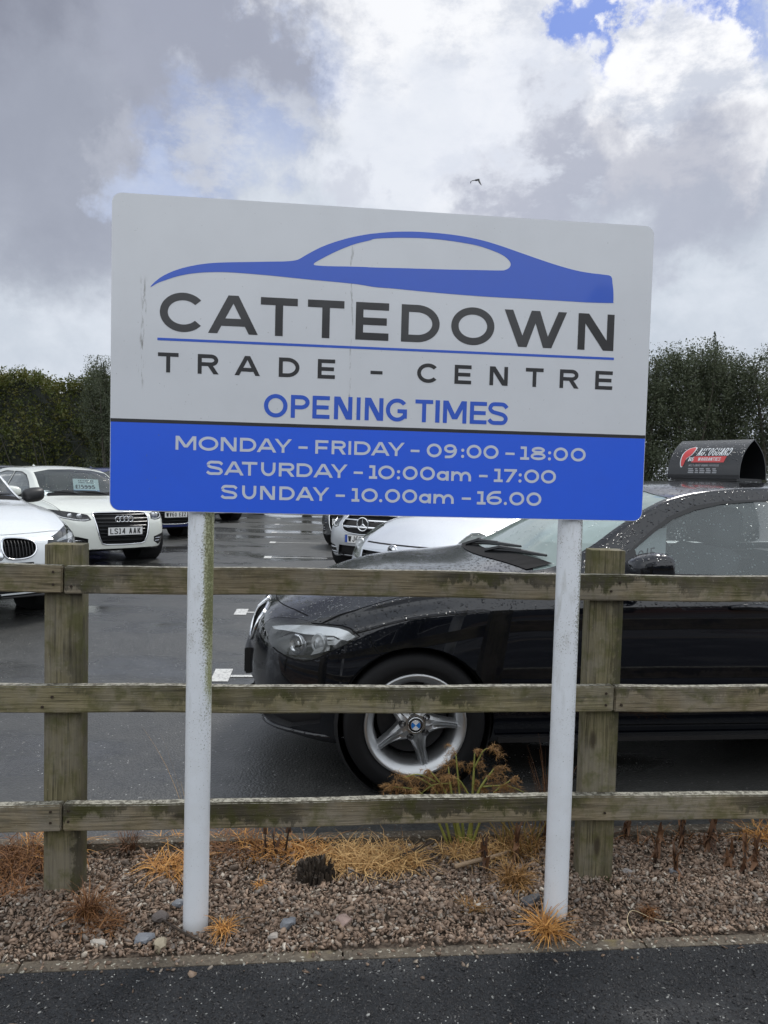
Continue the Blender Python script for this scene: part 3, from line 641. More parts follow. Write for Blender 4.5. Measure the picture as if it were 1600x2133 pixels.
OUT = [(-0.7148,1.9203),(-0.701,1.9373),(-0.6761,1.9564),(-0.641,1.9736),(-0.6008,1.9864),(-0.5553,1.9961),(-0.5044,2.0019),(-0.4379,2.0066),(-0.3762,2.0111),(-0.3296,2.0147),(-0.3063,2.0185),(-0.2934,2.0234),(-0.2676,2.0398),(-0.2315,2.0605),(-0.1899,2.0784),(-0.1429,2.0941),(-0.0956,2.1057),(-0.0762,2.1092),(-0.0269,2.1164),(0.0227,2.1205),(0.0726,2.1218),(0.134,2.1205),(0.1903,2.1162),(0.247,2.1081),(0.3041,2.095),(0.3617,2.0791),(0.4197,2.0631),(0.478,2.048),(0.5365,2.0357),(0.5834,2.0299),(0.6245,2.0276),(0.6494,2.0234),(0.655,2.0025),(0.6591,1.9747),(0.6597,1.9467),(0.6546,1.9437),(0.5812,1.9417),(0.4821,1.9423),(0.3781,1.9427),(0.2752,1.943),(0.1675,1.9452),(0.0665,1.9488),(-0.017,1.9527),(-0.0722,1.9542),(-0.1238,1.9598),(-0.2031,1.9635),(-0.2818,1.9666),(-0.3599,1.9707),(-0.4116,1.9726),(-0.4631,1.974),(-0.5142,1.9738),(-0.5651,1.97),(-0.6056,1.9638),(-0.6408,1.9547),(-0.6759,1.9412),(-0.6959,1.9325)]
HOLE = [(-0.2513,2.0102),(-0.2452,2.0173),(-0.21,2.0384),(-0.1737,2.0575),(-0.1319,2.0755),(-0.0898,2.0883),(-0.0758,2.0937),(-0.0429,2.0977),(0.0066,2.1017),(0.0731,2.104),(0.1346,2.1021),(0.1909,2.0972),(0.2362,2.0911),(0.2819,2.079),(0.3108,2.068),(0.3283,2.0558),(0.3361,2.0436),(0.332,2.0324),(0.3208,2.0257),(0.3066,2.0227),(0.2385,2.0202),(0.1484,2.0169),(0.0368,2.0141),(-0.0737,2.0108),(-0.0985,2.0108),(-0.1514,2.0094),(-0.2093,2.0073),(-0.2434,2.0075)]
ow = [Vector((q[0], q[1], 0)) for q in catmull(OUT, 3, True)]; hw = [Vector((q[0], q[1], 0)) for q in catmull(HOLE, 3, True)]
tri = tessellate_polygon([ow, hw]); allp = ow + hw
obj('car_emblem', [(q.x, -.0124, q.y) for q in allp], [t_ if (allp[t_[1]] - allp[t_[0]]).cross(allp[t_[2]] - allp[t_[0]]).z > 0 else t_[::-1] for t_ in tri], SBL, sign)
text_obj('lettering', T_CAT, 1.7988, .1097, .0215, -.0124, SK, sign)
text_obj('lettering', T_TRD, 1.6806, .0565, .0110, -.0124, SK, sign)
text_obj('lettering', T_OPN, 1.5628, .0668, .0118, -.0124, SBL, sign)
text_obj('lettering', T_MON, 1.4593, .0402, .0078, -.0128, SLT, sign)
text_obj('lettering', T_SAT, 1.3895, .0402, .0078, -.0128, SLT, sign)
text_obj('lettering', T_SUN, 1.3200, .0402, .0078, -.0128, SLT, sign)
def polepaint(ga):
    m_, k = mat('white_post_paint'); v = k.obj(); s_ = k.n('ShaderNodeSeparateXYZ', {0: v})
    b1 = k.noise(v, 9.0, 5.0, .6); fine = k.noise(v, 210.0, 4.0, .7); sm = k.noise(k.mapv(v, (1, 1, .25)), 30.0, 5.0, .65)
    side = k.step(s_.outputs[0], -.012, .036); up = k.step(s_.outputs[2], .25, 1.15)
    amt = k.math('MULTIPLY', up, k.math('MULTIPLY_ADD', side, .6, k.math('MULTIPLY', k.step(b1, .4, .65), .32)))
    spk = k.step(k.math('ADD', k.math('MULTIPLY', amt, .34), fine), .63, .73)
    alg = k.step(k.math('ADD', k.math('MULTIPLY', k.math('MULTIPLY', side, up), ga), k.math('ADD', k.math('MULTIPLY', sm, .5), k.math('MULTIPLY', fine, .35))), .66, .86)
    c_ = k.mix(k.math('MULTIPLY', k.step(b1, .4, .7), .3), (.80, .83, .87), (.66, .67, .67))
    c_ = k.mix(k.math('MULTIPLY', k.math('MULTIPLY', k.step(sm, .5, .7), up), .4), c_, (.36, .35, .30))
    c_ = k.mix(k.math('MULTIPLY', alg, .75), c_, (.27, .28, .055))
    c_ = k.mix(k.math('MULTIPLY', spk, .8), c_, k.mix(side, (.15, .13, .09), (.10, .105, .025)))
    c_ = k.mix(k.math('MULTIPLY', k.step(s_.outputs[2], .05, .0), .4), c_, (.25, .22, .18))
    b = k.n('ShaderNodeBsdfPrincipled', {'Base Color': c_, 'Roughness': k.math('MULTIPLY_ADD', spk, .3, .38), 'Coat Weight': .25, 'Normal': k.bump(fine, .15, .002)})
    out(k, b); return m_
for px_ in (-.5695, .5695):
    PP = polepaint(.60 if px_ < 0 else .28)
    t_ = MB(); t_.lathe([(0, -.3), (.038, -.3), (.038, .4), (.038, 1.0), (.038, 2.12), (.036, 2.125), (0, 2.125)], 40, Matrix.Rotation(R(90), 4, 'X'))
    o = t_.build('post', PP, sign, True); o.location = (px_, .038 - .0, 0)
    if px_ > 0: o.rotation_euler = (0, 0, R(15))
    o.data.set_sharp_from_angle(angle=R(40))
    for zc in (1.42, 2.03):
        c_ = MB(); c_.box(px_ - .06, px_ + .06, -.0081, .002, zc - .015, zc + .015); c_.build('clip', MT['alloy'], sign)
# ------------------------------------------------------------------ cars
def pchip(tab):
    xs = np.array([p[0] for p in tab], float); ys = np.array([p[1] for p in tab], float)
    h = np.diff(xs); d = np.diff(ys) / h; m_ = np.zeros(len(xs)); m_[0], m_[-1] = d[0], d[-1]
    for i in range(1, len(xs) - 1):
        if d[i - 1] * d[i] > 0:
            w1, w2 = 2 * h[i] + h[i - 1], h[i] + 2 * h[i - 1]; m_[i] = (w1 + w2) / (w1 / d[i - 1] + w2 / d[i])
    def f(x):
        x = min(max(x, xs[0]), xs[-1]); i = min(int(np.searchsorted(xs, x, 'right')) - 1, len(xs) - 2)
        t = (x - xs[i]) / h[i]
        return (1 + 2 * t) * (1 - t) ** 2 * ys[i] + t * (1 - t) ** 2 * h[i] * m_[i] + t * t * (3 - 2 * t) * ys[i + 1] + t * t * (t - 1) * h[i] * m_[i + 1]
    return f
def chaikin(P, n=3):
    for _ in range(n):
        Q = [P[0]]
        for a, b in zip(P, P[1:]): Q += [a * .75 + b * .25, a * .25 + b * .75]
        Q.append(P[-1]); P = Q
    return P
# local car frame: x forward (so a point s metres behind the nose has x = -s), y to the car's left, z up
BODY = dict(
    L=4.32,
    zb=[(0, .215), (.25, .19), (.7, .185), (1.2, .20), (3.4, .21), (4.0, .26), (4.32, .34)],
    yb=[(0, .58), (.3, .74), (1.2, .79), (3.4, .79), (4.0, .74), (4.32, .60)],
    z2=[(0, .34), (4.32, .42)], y2=[(0, .68), (.3, .82), (.77, .862), (1.3, .858), (3.4, .865), (4.0, .83), (4.32, .68)],
    z3=[(0, .52), (.77, .58), (4.32, .66)], y3=[(0, .70), (.3, .84), (.77, .882), (1.3, .872), (2.4, .872), (3.45, .882), (4.0, .85), (4.32, .72)],
    z4=[(0, .635), (.3, .70), (.77, .785), (1.3, .82), (2.5, .85), (3.4, .89), (4.32, .86)], y4=[(0, .685), (.3, .815), (.77, .862), (1.3, .868), (2.5, .868), (3.4, .868), (4.0, .83), (4.32, .70)],
    z5=[(0, .70), (.3, .786), (.77, .875), (1.3, .93), (2.0, .955), (3.0, .985), (4.0, 1.03), (4.32, .97)], y5=[(0, .63), (.3, .73), (.77, .785), (1.3, .81), (2.0, .805), (3.0, .785), (4.0, .72), (4.32, .62)],
    z6=[(0, .722), (.3, .830), (.77, .920), (1.2, .957), (1.42, .975), (1.6, 1.06), (1.75, 1.165), (1.9, 1.262), (2.03, 1.322), (2.2, 1.36), (2.5, 1.385), (3.2, 1.378), (3.75, 1.325), (4.02, 1.25), (4.2, 1.08), (4.32, .99)],
    y6=[(0, .50), (.3, .56), (.77, .62), (1.2, .69), (1.42, .72), (1.6, .695), (1.9, .64), (2.15, .605), (2.5, .585), (3.2, .57), (3.75, .55), (4.1, .53), (4.32, .54)],
    z8=[(0, .735), (.3, .857), (.77, .952), (1.12, .98), (1.22, 1.0), (1.6, 1.195), (1.9, 1.325), (2.12, 1.39), (2.5, 1.42), (3.2, 1.41), (3.8, 1.365), (4.03, 1.30), (4.18, 1.12), (4.32, .99)],
    crown=.78, setback=.26, sbp=2.5, rake=[(.15, .05), (.3, .015), (.45, 0), (.58, .012), (.68, .045), (.75, .10), (.9, .2), (1.4, .2)],
    rear=.16, wb=(.77, 3.46), wr=.316, arch=.352)
def body_mesh(S, ds):
    T = {k_: pchip(v) for k_, v in S.items() if isinstance(v, list)}
    L_ = S['L']
    ss = sorted(set([0, .012, .03, .055, .085, .12] + [round(.12 + i * ds, 4) for i in range(int((L_ - .24) / ds) + 1)] + [L_ - .12, L_ - .085, L_ - .055, L_ - .03, L_ - .012, L_]))
    def sect(s):
        inset = 0.0
        for e in (s, L_ - s):
            if e < .12: inset = .055 * (1 - math.sqrt(max(0, 1 - (1 - e / .12) ** 2)))
        y6, z6, z8 = T['y6'](s), T['z6'](s), T['z8'](s)
        A = [(T['yb'](s) - .22, T['zb'](s) + .02), (T['yb'](s) - .02, T['zb'](s)), (T['yb'](s) + .035, T['zb'](s) + .02), (T['y2'](s), T['z2'](s)), (T['y3'](s), T['z3'](s)),
             (T['y4'](s), T['z4'](s)), (T['y4'](s) - .008, T['z4'](s) + .022), (T['y5'](s) + .012, T['z5'](s) - .03), (T['y5'](s), T['z5'](s)), (T['y5'](s) * .97 + y6 * .03, T['z5'](s) * .95 + z6 * .05),
             (y6 * .9 + T['y5'](s) * .1, z6 * .9 + T['z5'](s) * .1), (y6, z6), (y6 * .93, z6 + (z8 - z6) * .22), (y6 * .6, z6 + (z8 - z6) * S['crown']), (y6 * .28, z6 + (z8 - z6) * .96), (0, z8)]
        P = chaikin([np.array(p) for p in A], 2)
        zc = .55
        return [np.array([max(0, p[0] - inset * min(1, p[0] / .3)), p[1] - inset * (1 if p[1] > zc else -.6) * min(1, abs(p[1] - zc) / .15)]) for p in P]
    rk = T['rake']; fl_ = lambda s, a: max(0.0, 1 - s / a)
    def warp(s, y, z):
        # nose swept back towards the corners and raked in profile, tail likewise
        s2 = s + S['setback'] * (abs(y) / .85) ** S['sbp'] * fl_(s, 1.1) ** 1.6 + rk(z) * fl_(s, .8) ** 1.5
        e = L_ - s; s2 -= S['rear'] * (abs(y) / .85) ** 2.5 * fl_(e, .8) ** 1.6
        return Vector((-s2, y, z))
    rows = [(s, sect(s)) for s in ss]; M_ = len(rows[0][1]); bm = bmesh.new(); G = []
    for s, P in rows:
        g = [bm.verts.new(warp(s, -p[0], p[1])) for p in P] + [bm.verts.new(warp(s, p[0], p[1])) for p in P[::-1][1:]]
        G.append(g)
    W = len(G[0])
    for a, b in zip(G, G[1:]):
        for j in range(W - 1): bm.faces.new((a[j], b[j], b[j + 1], a[j + 1]))
    for s, g, rev in ((0, G[0], False), (L_, G[-1], True)):
        K = 26; P = rows[0 if not rev else -1][1]
        grid = []
        for j in range(M_):
            row = [g[j]] + [bm.verts.new(warp(s, -P[j][0] + 2 * P[j][0] * i / K, P[j][1])) for i in range(1, K)] + [g[W - 1 - j]] if j < M_ - 1 else [g[j]] * (K + 1)
            grid.append(row)
        for j in range(M_ - 1):
            for i in range(K):
                q = [grid[j][i], grid[j + 1][i], grid[j + 1][i + 1], grid[j][i + 1]]
                if rev: q = q[::-1]
                u_ = []
                for v in q:
                    if v not in u_: u_.append(v)
                if len(u_) > 2:
                    try: bm.faces.new(u_)
                    except ValueError: pass
    bmesh.ops.recalc_face_normals(bm, faces=list(bm.faces))
    # outward check at the roof
    top = max(bm.faces, key=lambda f: f.calc_center_median().z)
    if top.normal.z < 0: bmesh.ops.reverse_faces(bm, faces=list(bm.faces))
    return bm, T
def inpoly(x, y, P):
    r_ = False; n = len(P); j = n - 1
    for i in range(n):
        xi, yi = P[i]; xj, yj = P[j]
        if (yi > y) != (yj > y) and x < (xj - xi) * (y - yi) / (yj - yi) + xi: r_ = not r_
        j = i
    return r_
class Carver:
    """cuts outlines into a car shell along a direction and files the faces inside under a region name"""
    def __init__(s, bm):
        s.bm = bm; s.lay = bm.faces.layers.int.new('reg'); s.names = ['body']
        bm.normal_update(); s.base = bm.copy()
        s.bvh = BVHTree.FromBMesh(s.base); s.base.faces.ensure_lookup_table()
    def rid(s, nm):
        if nm not in s.names: s.names.append(nm)
        return s.names.index(nm)
    def cut(s, nm, P, d='y', flt=None, only=None):
        """P: outline in the plane across d ('y': (x,z), 'x': (y,z), 'z': (x,y), or (vector, origin, ua, ub))"""
        if d == 'y': dv, ua, ub = Vector((0, 1, 0)), Vector((1, 0, 0)), Vector((0, 0, 1))
        elif d == 'x': dv, ua, ub = Vector((1, 0, 0)), Vector((0, 1, 0)), Vector((0, 0, 1))
        elif d == 'z': dv, ua, ub = Vector((0, 0, 1)), Vector((1, 0, 0)), Vector((0, 1, 0))
        else: dv, ua, ub = d
        rid = s.rid(nm); lay = s.lay; P = [(float(a), float(b)) for a, b in P]
        x0, x1 = min(p[0] for p in P) - .001, max(p[0] for p in P) + .001; y0, y1 = min(p[1] for p in P) - .001, max(p[1] for p in P) + .001
        cand = set()
        for f in s.bm.faces:
            c_ = f.calc_center_median()
            if flt and not flt(c_, f.normal): continue
            if only is not None and f[lay] not in only: continue
            us = [v.co.dot(ua) for v in f.verts]; vs = [v.co.dot(ub) for v in f.verts]
            if max(us) < x0 or min(us) > x1 or max(vs) < y0 or min(vs) > y1: continue
            cand.add(f)
        n = len(P)
        for i in range(n):
            (ax, ay), (bx, by) = P[i], P[(i + 1) % n]
            e = ua * (bx - ax) + ub * (by - ay)
            if e.length < 1e-6: continue
            no = dv.cross(e).normalized(); co = ua * ax + ub * ay
            lx, hx, ly, hy = min(ax, bx) - .002, max(ax, bx) + .002, min(ay, by) - .002, max(ay, by) + .002
            sub = []
            for f in cand:
                us = [v.co.dot(ua) for v in f.verts]; vs = [v.co.dot(ub) for v in f.verts]
                if max(us) < lx or min(us) > hx or max(vs) < ly or min(vs) > hy: continue
                ds_ = [(v.co - co).dot(no) for v in f.verts]
                if min(ds_) > -1e-6 or max(ds_) < 1e-6: continue
                sub.append(f)
            if not sub: continue
            es = set(e_ for f in sub for e_ in f.edges); vs_ = set(v for f in sub for v in f.verts)
            rv = bmesh.ops.bisect_plane(s.bm, geom=list(vs_) + list(es) + sub, dist=1e-5, plane_co=co, plane_no=no)
            for f in sub: cand.discard(f)
            cand |= set(g for g in rv['geom'] if isinstance(g, bmesh.types.BMFace) and g.is_valid)
        for f in cand:
            if not f.is_valid: continue
            c_ = f.calc_center_median()
            if flt and not flt(c_, f.normal): continue
            if inpoly(c_.dot(ua), c_.dot(ub), P): f[lay] = rid
    def strip(s, nm, line, wd, d='y', flt=None, only=(0,)):
        for (ax, ay), (bx, by) in zip(line, line[1:]):
            e = Vector((bx - ax, by - ay)); L_ = e.length
            if L_ < 1e-6: continue
            e /= L_; n_ = Vector((-e.y, e.x)) * wd / 2; a = Vector((ax, ay)) - e * wd * .2; b = Vector((bx, by)) + e * wd * .2
            s.cut(nm, [a + n_, b + n_, b - n_, a - n_], d, flt, only)
    def nrm(s, p):
        loc, no, idx, dist = s.bvh.find_nearest(p)
        if idx is None: return Vector((0, 0, 1))
        f = s.base.faces[idx]; tot = Vector(); 
        for v in f.verts: tot += v.normal / max(1e-4, (v.co - loc).length)
        return tot.normalized()
    def pieces(s, nm, name, mat_, parent, **kw):
        """one mesh for every separate patch of a region"""
        if nm not in s.names: return
        rid = s.names.index(nm); todo = set(f for f in s.bm.faces if f[s.lay] == rid); q = 0
        while todo:
            st_ = [todo.pop()]; grp = list(st_)
            while st_:
                f = st_.pop()
                for e in f.edges:
                    for g in e.link_faces:
                        if g in todo: todo.discard(g); st_.append(g); grp.append(g)
            if len(grp) < 4: continue
            k2 = s.rid('%s#%d' % (nm, q)); q += 1
            for f in grp: f[s.lay] = k2
            s.piece('%s#%d' % (nm, q - 1), name, mat_, parent, **kw)
    def piece(s, nms, name, mat_, parent, push=0.0, lip=0.0, smooth=True, thick=0.0):
        """mesh of the faces in a region; push moves them along the body normal, lip closes the step with a rim"""
        ids = [s.names.index(n_) for n_ in ([nms] if isinstance(nms, str) else nms) if n_ in s.names]
        fs = [f for f in s.bm.faces if f[s.lay] in ids]
        if not fs: return None
        vm = {}; V = []; F = []; N = []
        for f in fs:
            q = []
            for v in f.verts:
                if v not in vm:
                    vm[v] = len(V); n_ = s.nrm(v.co); N.append(n_); V.append(v.co + n_ * push)
                q.append(vm[v])
            F.append(q)
        nb = len(F)
        fset = set(fs)
        if lip:
            for f in fs:
                for l in f.loops:
                    if not any(g in fset for g in l.edge.link_faces if g is not f):
                        a, b = l.vert, l.link_loop_next.vert; o = len(V)
                        V += [a.co + s.nrm(a.co) * (push + lip), b.co + s.nrm(b.co) * (push + lip)]; F.append([vm[a], o, o + 1, vm[b]])
        me = bpy.data.meshes.new(name); me.from_pydata(V, [], F); me.polygons.foreach_set('use_smooth', [i < nb for i in range(len(F))]); me.update()
        o = link(name, me, mat_, parent)
        if smooth:
            ln = []
            for p in me.polygons:
                for li in p.loop_indices:
                    vi = me.loops[li].vertex_index; ln.append(N[vi] if p.index < nb else p.normal.copy())
            me.normals_split_custom_set([tuple(x) for x in ln])
        return o
    def hit(s, o, d):
        loc, no, i, dist = s.bvh.ray_cast(Vector(o), Vector(d).normalized()); return loc
def circ(cx, cz, r_, n=36, a0=0, a1=360): return [(cx + r_ * math.cos(R(a0 + (a1 - a0) * i / n)), cz + r_ * math.sin(R(a0 + (a1 - a0) * i / n))) for i in range(n if a1 - a0 == 360 else n + 1)]
def spl(P, n=4, closed=True): return [tuple(p) for p in catmull(P, n, closed)]
def wheel(parent, x, y, side, wr, rim, style, steer=0.0, badge=None, spin=0.0):
    w_ = thing('wheel', None, None, (x, y, wr)); w_.parent = parent
    w_.rotation_euler = (0, 0, steer)
    MS = Matrix.Scale(side, 4, (0, 1, 0))
    hw_ = .102
    t_ = MB(); t_.lathe([(rim + .002, hw_ - .012), (rim + .012, hw_ - .004), (rim + .03, hw_ + .002), (wr - .055, hw_ + .006), (wr - .02, hw_ - .006), (wr - .004, hw_ - .022), (wr, hw_ - .05), (wr, -hw_ + .05), (wr - .01, -hw_ + .02), (rim, -hw_), (rim, hw_ - .02)], 56, MS)
    o = t_.build('tyre', MT['rubber'], w_, True); o.data.set_sharp_from_angle(angle=R(60))
    b = MB(); b.lathe([(rim + .008, hw_ - .008), (rim + .004, hw_ + .003), (rim - .006, hw_ + .001), (rim - .012, hw_ - .008), (rim - .03, hw_ - .02), (rim - .04, hw_ - .05), (rim - .045, -.06), (rim - .02, -hw_)], 56, MS)
    o = b.build('rim', MT['alloy'], w_, True)
    d_ = MB(); d_.lathe([(.0, .0), (.07, .0), (.07, -.02), (rim * .72, -.02), (rim * .72, -.04), (0, -.04)], 40, MS); d_.build('brake_disc', MT['disc'], w_)
    n_ = 5 if style == 'star' else 10
    sb = MB(); rr = np.linspace(.045, rim - .018, 9)
    for i in range(n_):
        a = R(spin + 360 / n_ * i); er = Vector((math.cos(a), 0, math.sin(a))); et = Vector((-math.sin(a), 0, math.cos(a))); rows = []
        for j, r_ in enumerate(rr):
            f = j / (len(rr) - 1)
            hw2 = (.034 * (1 - f) ** 2.6 + .0140 + .003 * f) if style == 'star' else (.022 - .006 * f)
            yt = hw_ - .012 - .030 * math.sin(math.pi * min(1, f * .9)) * .6 + (.004 if f > .8 else 0)
            tip = 1.0 if f < .86 else 1.0 - (f - .86) * 1.2
            prof = [(-hw2 - .006, yt - .04), (-hw2 * tip, yt - .012), (-hw2 * .62 * tip, yt - .001), (-hw2 * .20, yt - .012 * (f > .2)), (0, yt + .003), (hw2 * .20, yt - .012 * (f > .2)), (hw2 * .62 * tip, yt - .001), (hw2 * tip, yt - .012), (hw2 + .006, yt - .04)]
            rows.append([MS @ (er * r_ + et * p + Vector((0, q, 0))) for p, q in prof])
        o_ = len(sb.v); K = 9
        for r_ in rows: sb.v += r_
        for j in range(len(rows) - 1):
            for q in range(K - 1): sb.f.append((o_ + j * K + q, o_ + j * K + q + 1, o_ + (j + 1) * K + q + 1, o_ + (j + 1) * K + q))
    sb.lathe([(0, hw_ - .018), (.05, hw_ - .018), (.062, hw_ - .024), (.07, hw_ - .05)], 30, MS)
    o = sb.build('spokes', MT['alloy'], w_, True); o.data.set_sharp_from_angle(angle=R(24))
    for i in range(5 if badge else 0):
        bt = MB()
        a = R(spin + 36 + 72 * i); T_ = Matrix.Translation((.058 * math.cos(a), 0, .058 * math.sin(a)))
        bt.lathe([(0, hw_ - .028), (.009, hw_ - .028), (.009, hw_ - .016), (.0145, hw_ - .012), (.0165, hw_ - .016), (.0165, hw_ - .03)], 14, MS @ T_)
        bt.build('wheel_bolt', MT['disc'], w_)
    cp = thing_part('hub_cap', w_)
    q = MB(); q.lathe([(0, hw_ - .004), (.030, hw_ - .005), (.034, hw_ - .008), (.034, hw_ - .02)], 32, MS); q.build('cap', MT['black'], w_, True)
    bpy.data.objects.remove(cp)
    if badge == 'quarters':
        for i in range(4):
            P = [(0, hw_ - .0030, 0)] + [(.0205 * math.cos(R(45 + 90 * i + 90 * j / 10)), hw_ - .0030, .0205 * math.sin(R(45 + 90 * i + 90 * j / 10))) for j in range(11)]
            P = [MS @ Vector(p) for p in P]
            obj('badge_quarter', P, [tuple(range(12))], MT['roundblue'] if i % 2 else MT['white'], w_)
        t2 = MB(); t2.lathe([(.0205, hw_ - .0034), (.0215, hw_ - .0022), (.0225, hw_ - .0034)], 32, MS); t2.lathe([(.031, hw_ - .006), (.0325, hw_ - .0042), (.0345, hw_ - .007)], 32, MS); t2.build('badge_ring', MT['chrome'], w_, True)
    return w_
def thing_part(n_, p): 
    o = bpy.data.objects.new(n_, None); COL.objects.link(o); o.parent = p; return o
def plate_at(parent, M, text, eu=False, w_=.52, h_=.111, sy=1):
    """number plate, face towards local +X"""
    f = MB(); f.box(-.006, .0, -w_ / 2, w_ / 2, -h_ / 2, h_ / 2, M); o = f.build('number_plate', MT['plate'], parent)
    x0 = -w_ / 2 + (.055 if eu else .03)
    if eu: obj('plate_band', [M @ Vector((.0006, a, b)) for a, b in ((-w_ / 2 + .003, -h_ / 2 + .003), (-w_ / 2 + .045, -h_ / 2 + .003), (-w_ / 2 + .045, h_ / 2 - .003), (-w_ / 2 + .003, h_ / 2 - .003))], [(0, 1, 2, 3)], MT['eublue'], o)
    V, F = text_mesh(layout(text, x0, w_ / 2 - .03, .30), -.040, .080, .0135)
    obj('plate_lettering', [M @ Vector((.0008, x, z)) for x, z in V], F, MT['ink'], o)
    bd = MB()
    for a0, a1, b0, b1 in ((-w_ / 2, w_ / 2, h_ / 2, h_ / 2 + .004), (-w_ / 2, w_ / 2, -h_ / 2 - .004, -h_ / 2), (-w_ / 2 - .004, -w_ / 2, -h_ / 2, h_ / 2), (w_ / 2, w_ / 2 + .004, -h_ / 2, h_ / 2)): bd.box(-.006, .001, a0, a1, b0, b1, M)
    bd.build('plate_surround', MT['black'], o)
    return o
def ring(r_, t_, n=36, m=8):
    V = []; F = []
    for i in range(n):
        a = 2 * math.pi * i / n
        for j in range(m):
            b = 2 * math.pi * j / m; q = r_ + t_ * math.cos(b); V.append(Vector((t_ * .7 * math.sin(b), q * math.cos(a), q * math.sin(a))))
    for i in range(n):
        for j in range(m): F.append((i * m + j, i * m + (j + 1) % m, ((i + 1) % n) * m + (j + 1) % m, ((i + 1) % n) * m + j))
    return V, F
def seat_bm(x, y, hd=True):
    """front seat: backrest with headrest, local to the car"""
    bm = bmesh.new()
    def pad(sx, sy, sz, loc, ry=0):
        r_ = bmesh.ops.create_cube(bm, size=1.0, matrix=Matrix.Translation(loc) @ Matrix.Rotation(ry, 4, 'Y') @ Matrix.Diagonal((sx, sy, sz, 1)))
        return r_['verts']
    pad(.14, .48, .62, (x, y, .78), R(-14)); pad(.5, .48, .14, (x + .28, y, .47), R(-6))
    if hd: pad(.17, .27, .20, (x - .12, y, 1.185), R(-8))
    bmesh.ops.bevel(bm, geom=list(bm.edges), offset=.05, segments=4, affect='EDGES', profile=.5)
    return bm
def mirror_part(parent, x, y, z, side, m_body, sc=1.0):
    g = bmesh.new(); bmesh.ops.create_cube(g, size=1.0)
    bmesh.ops.subdivide_edges(g, edges=list(g.edges), cuts=5, use_grid_fill=True)
    for v in g.verts:
        p = v.co.copy(); q = p * 2; n_ = (abs(q.x) ** 2.8 + abs(q.y) ** 3.2 + abs(q.z) ** 3.2) ** (1 / 3.0)
        p = p / max(n_, 1e-6) if n_ > 0 else p
        fx = .5 + p.x; taper = 1 - .25 * max(0, p.x * 2)
        v.co = Vector((p.x * .17 - .05 * abs(p.y * 2) ** 2 * (p.y > 0), p.y * .235 * side, p.z * .155 * taper + .012 * p.y * 2)) * sc
        if v.co.x < -.06 * sc: v.co.x = -.06 * sc
    bmesh.ops.recalc_face_normals(g, faces=list(g.faces))
    for v in g.verts: v.co += Vector((x, y + side * .115, z))
    o = obj_bm('door_mirror', g, m_body, parent, True)
    st = MB(); st.tube([(x + .01, y - side * .08, z - .085), (x, y + side * .02, z - .06), (x, y + side * .07, z - .05)], [.035, .03, .025], 10); st.build('mirror_foot', MT['black'], o, True)
    return o
def wiper(parent, a, b, lift=.02):
    t_ = MB(); a, b = Vector(a), Vector(b); up = Vector((0, 0, lift))
    t_.tube([a, a.lerp(b, .25) + up * 1.2, a.lerp(b, .6) + up], [.012, .011, .008], 6)
    t_.tube([a.lerp(b, .12) + up * .4, a.lerp(b, .55) + up * .75, b + up * .4], [.007, .012, .006], 6)
    return t_.build('wiper', MT['black'], parent)

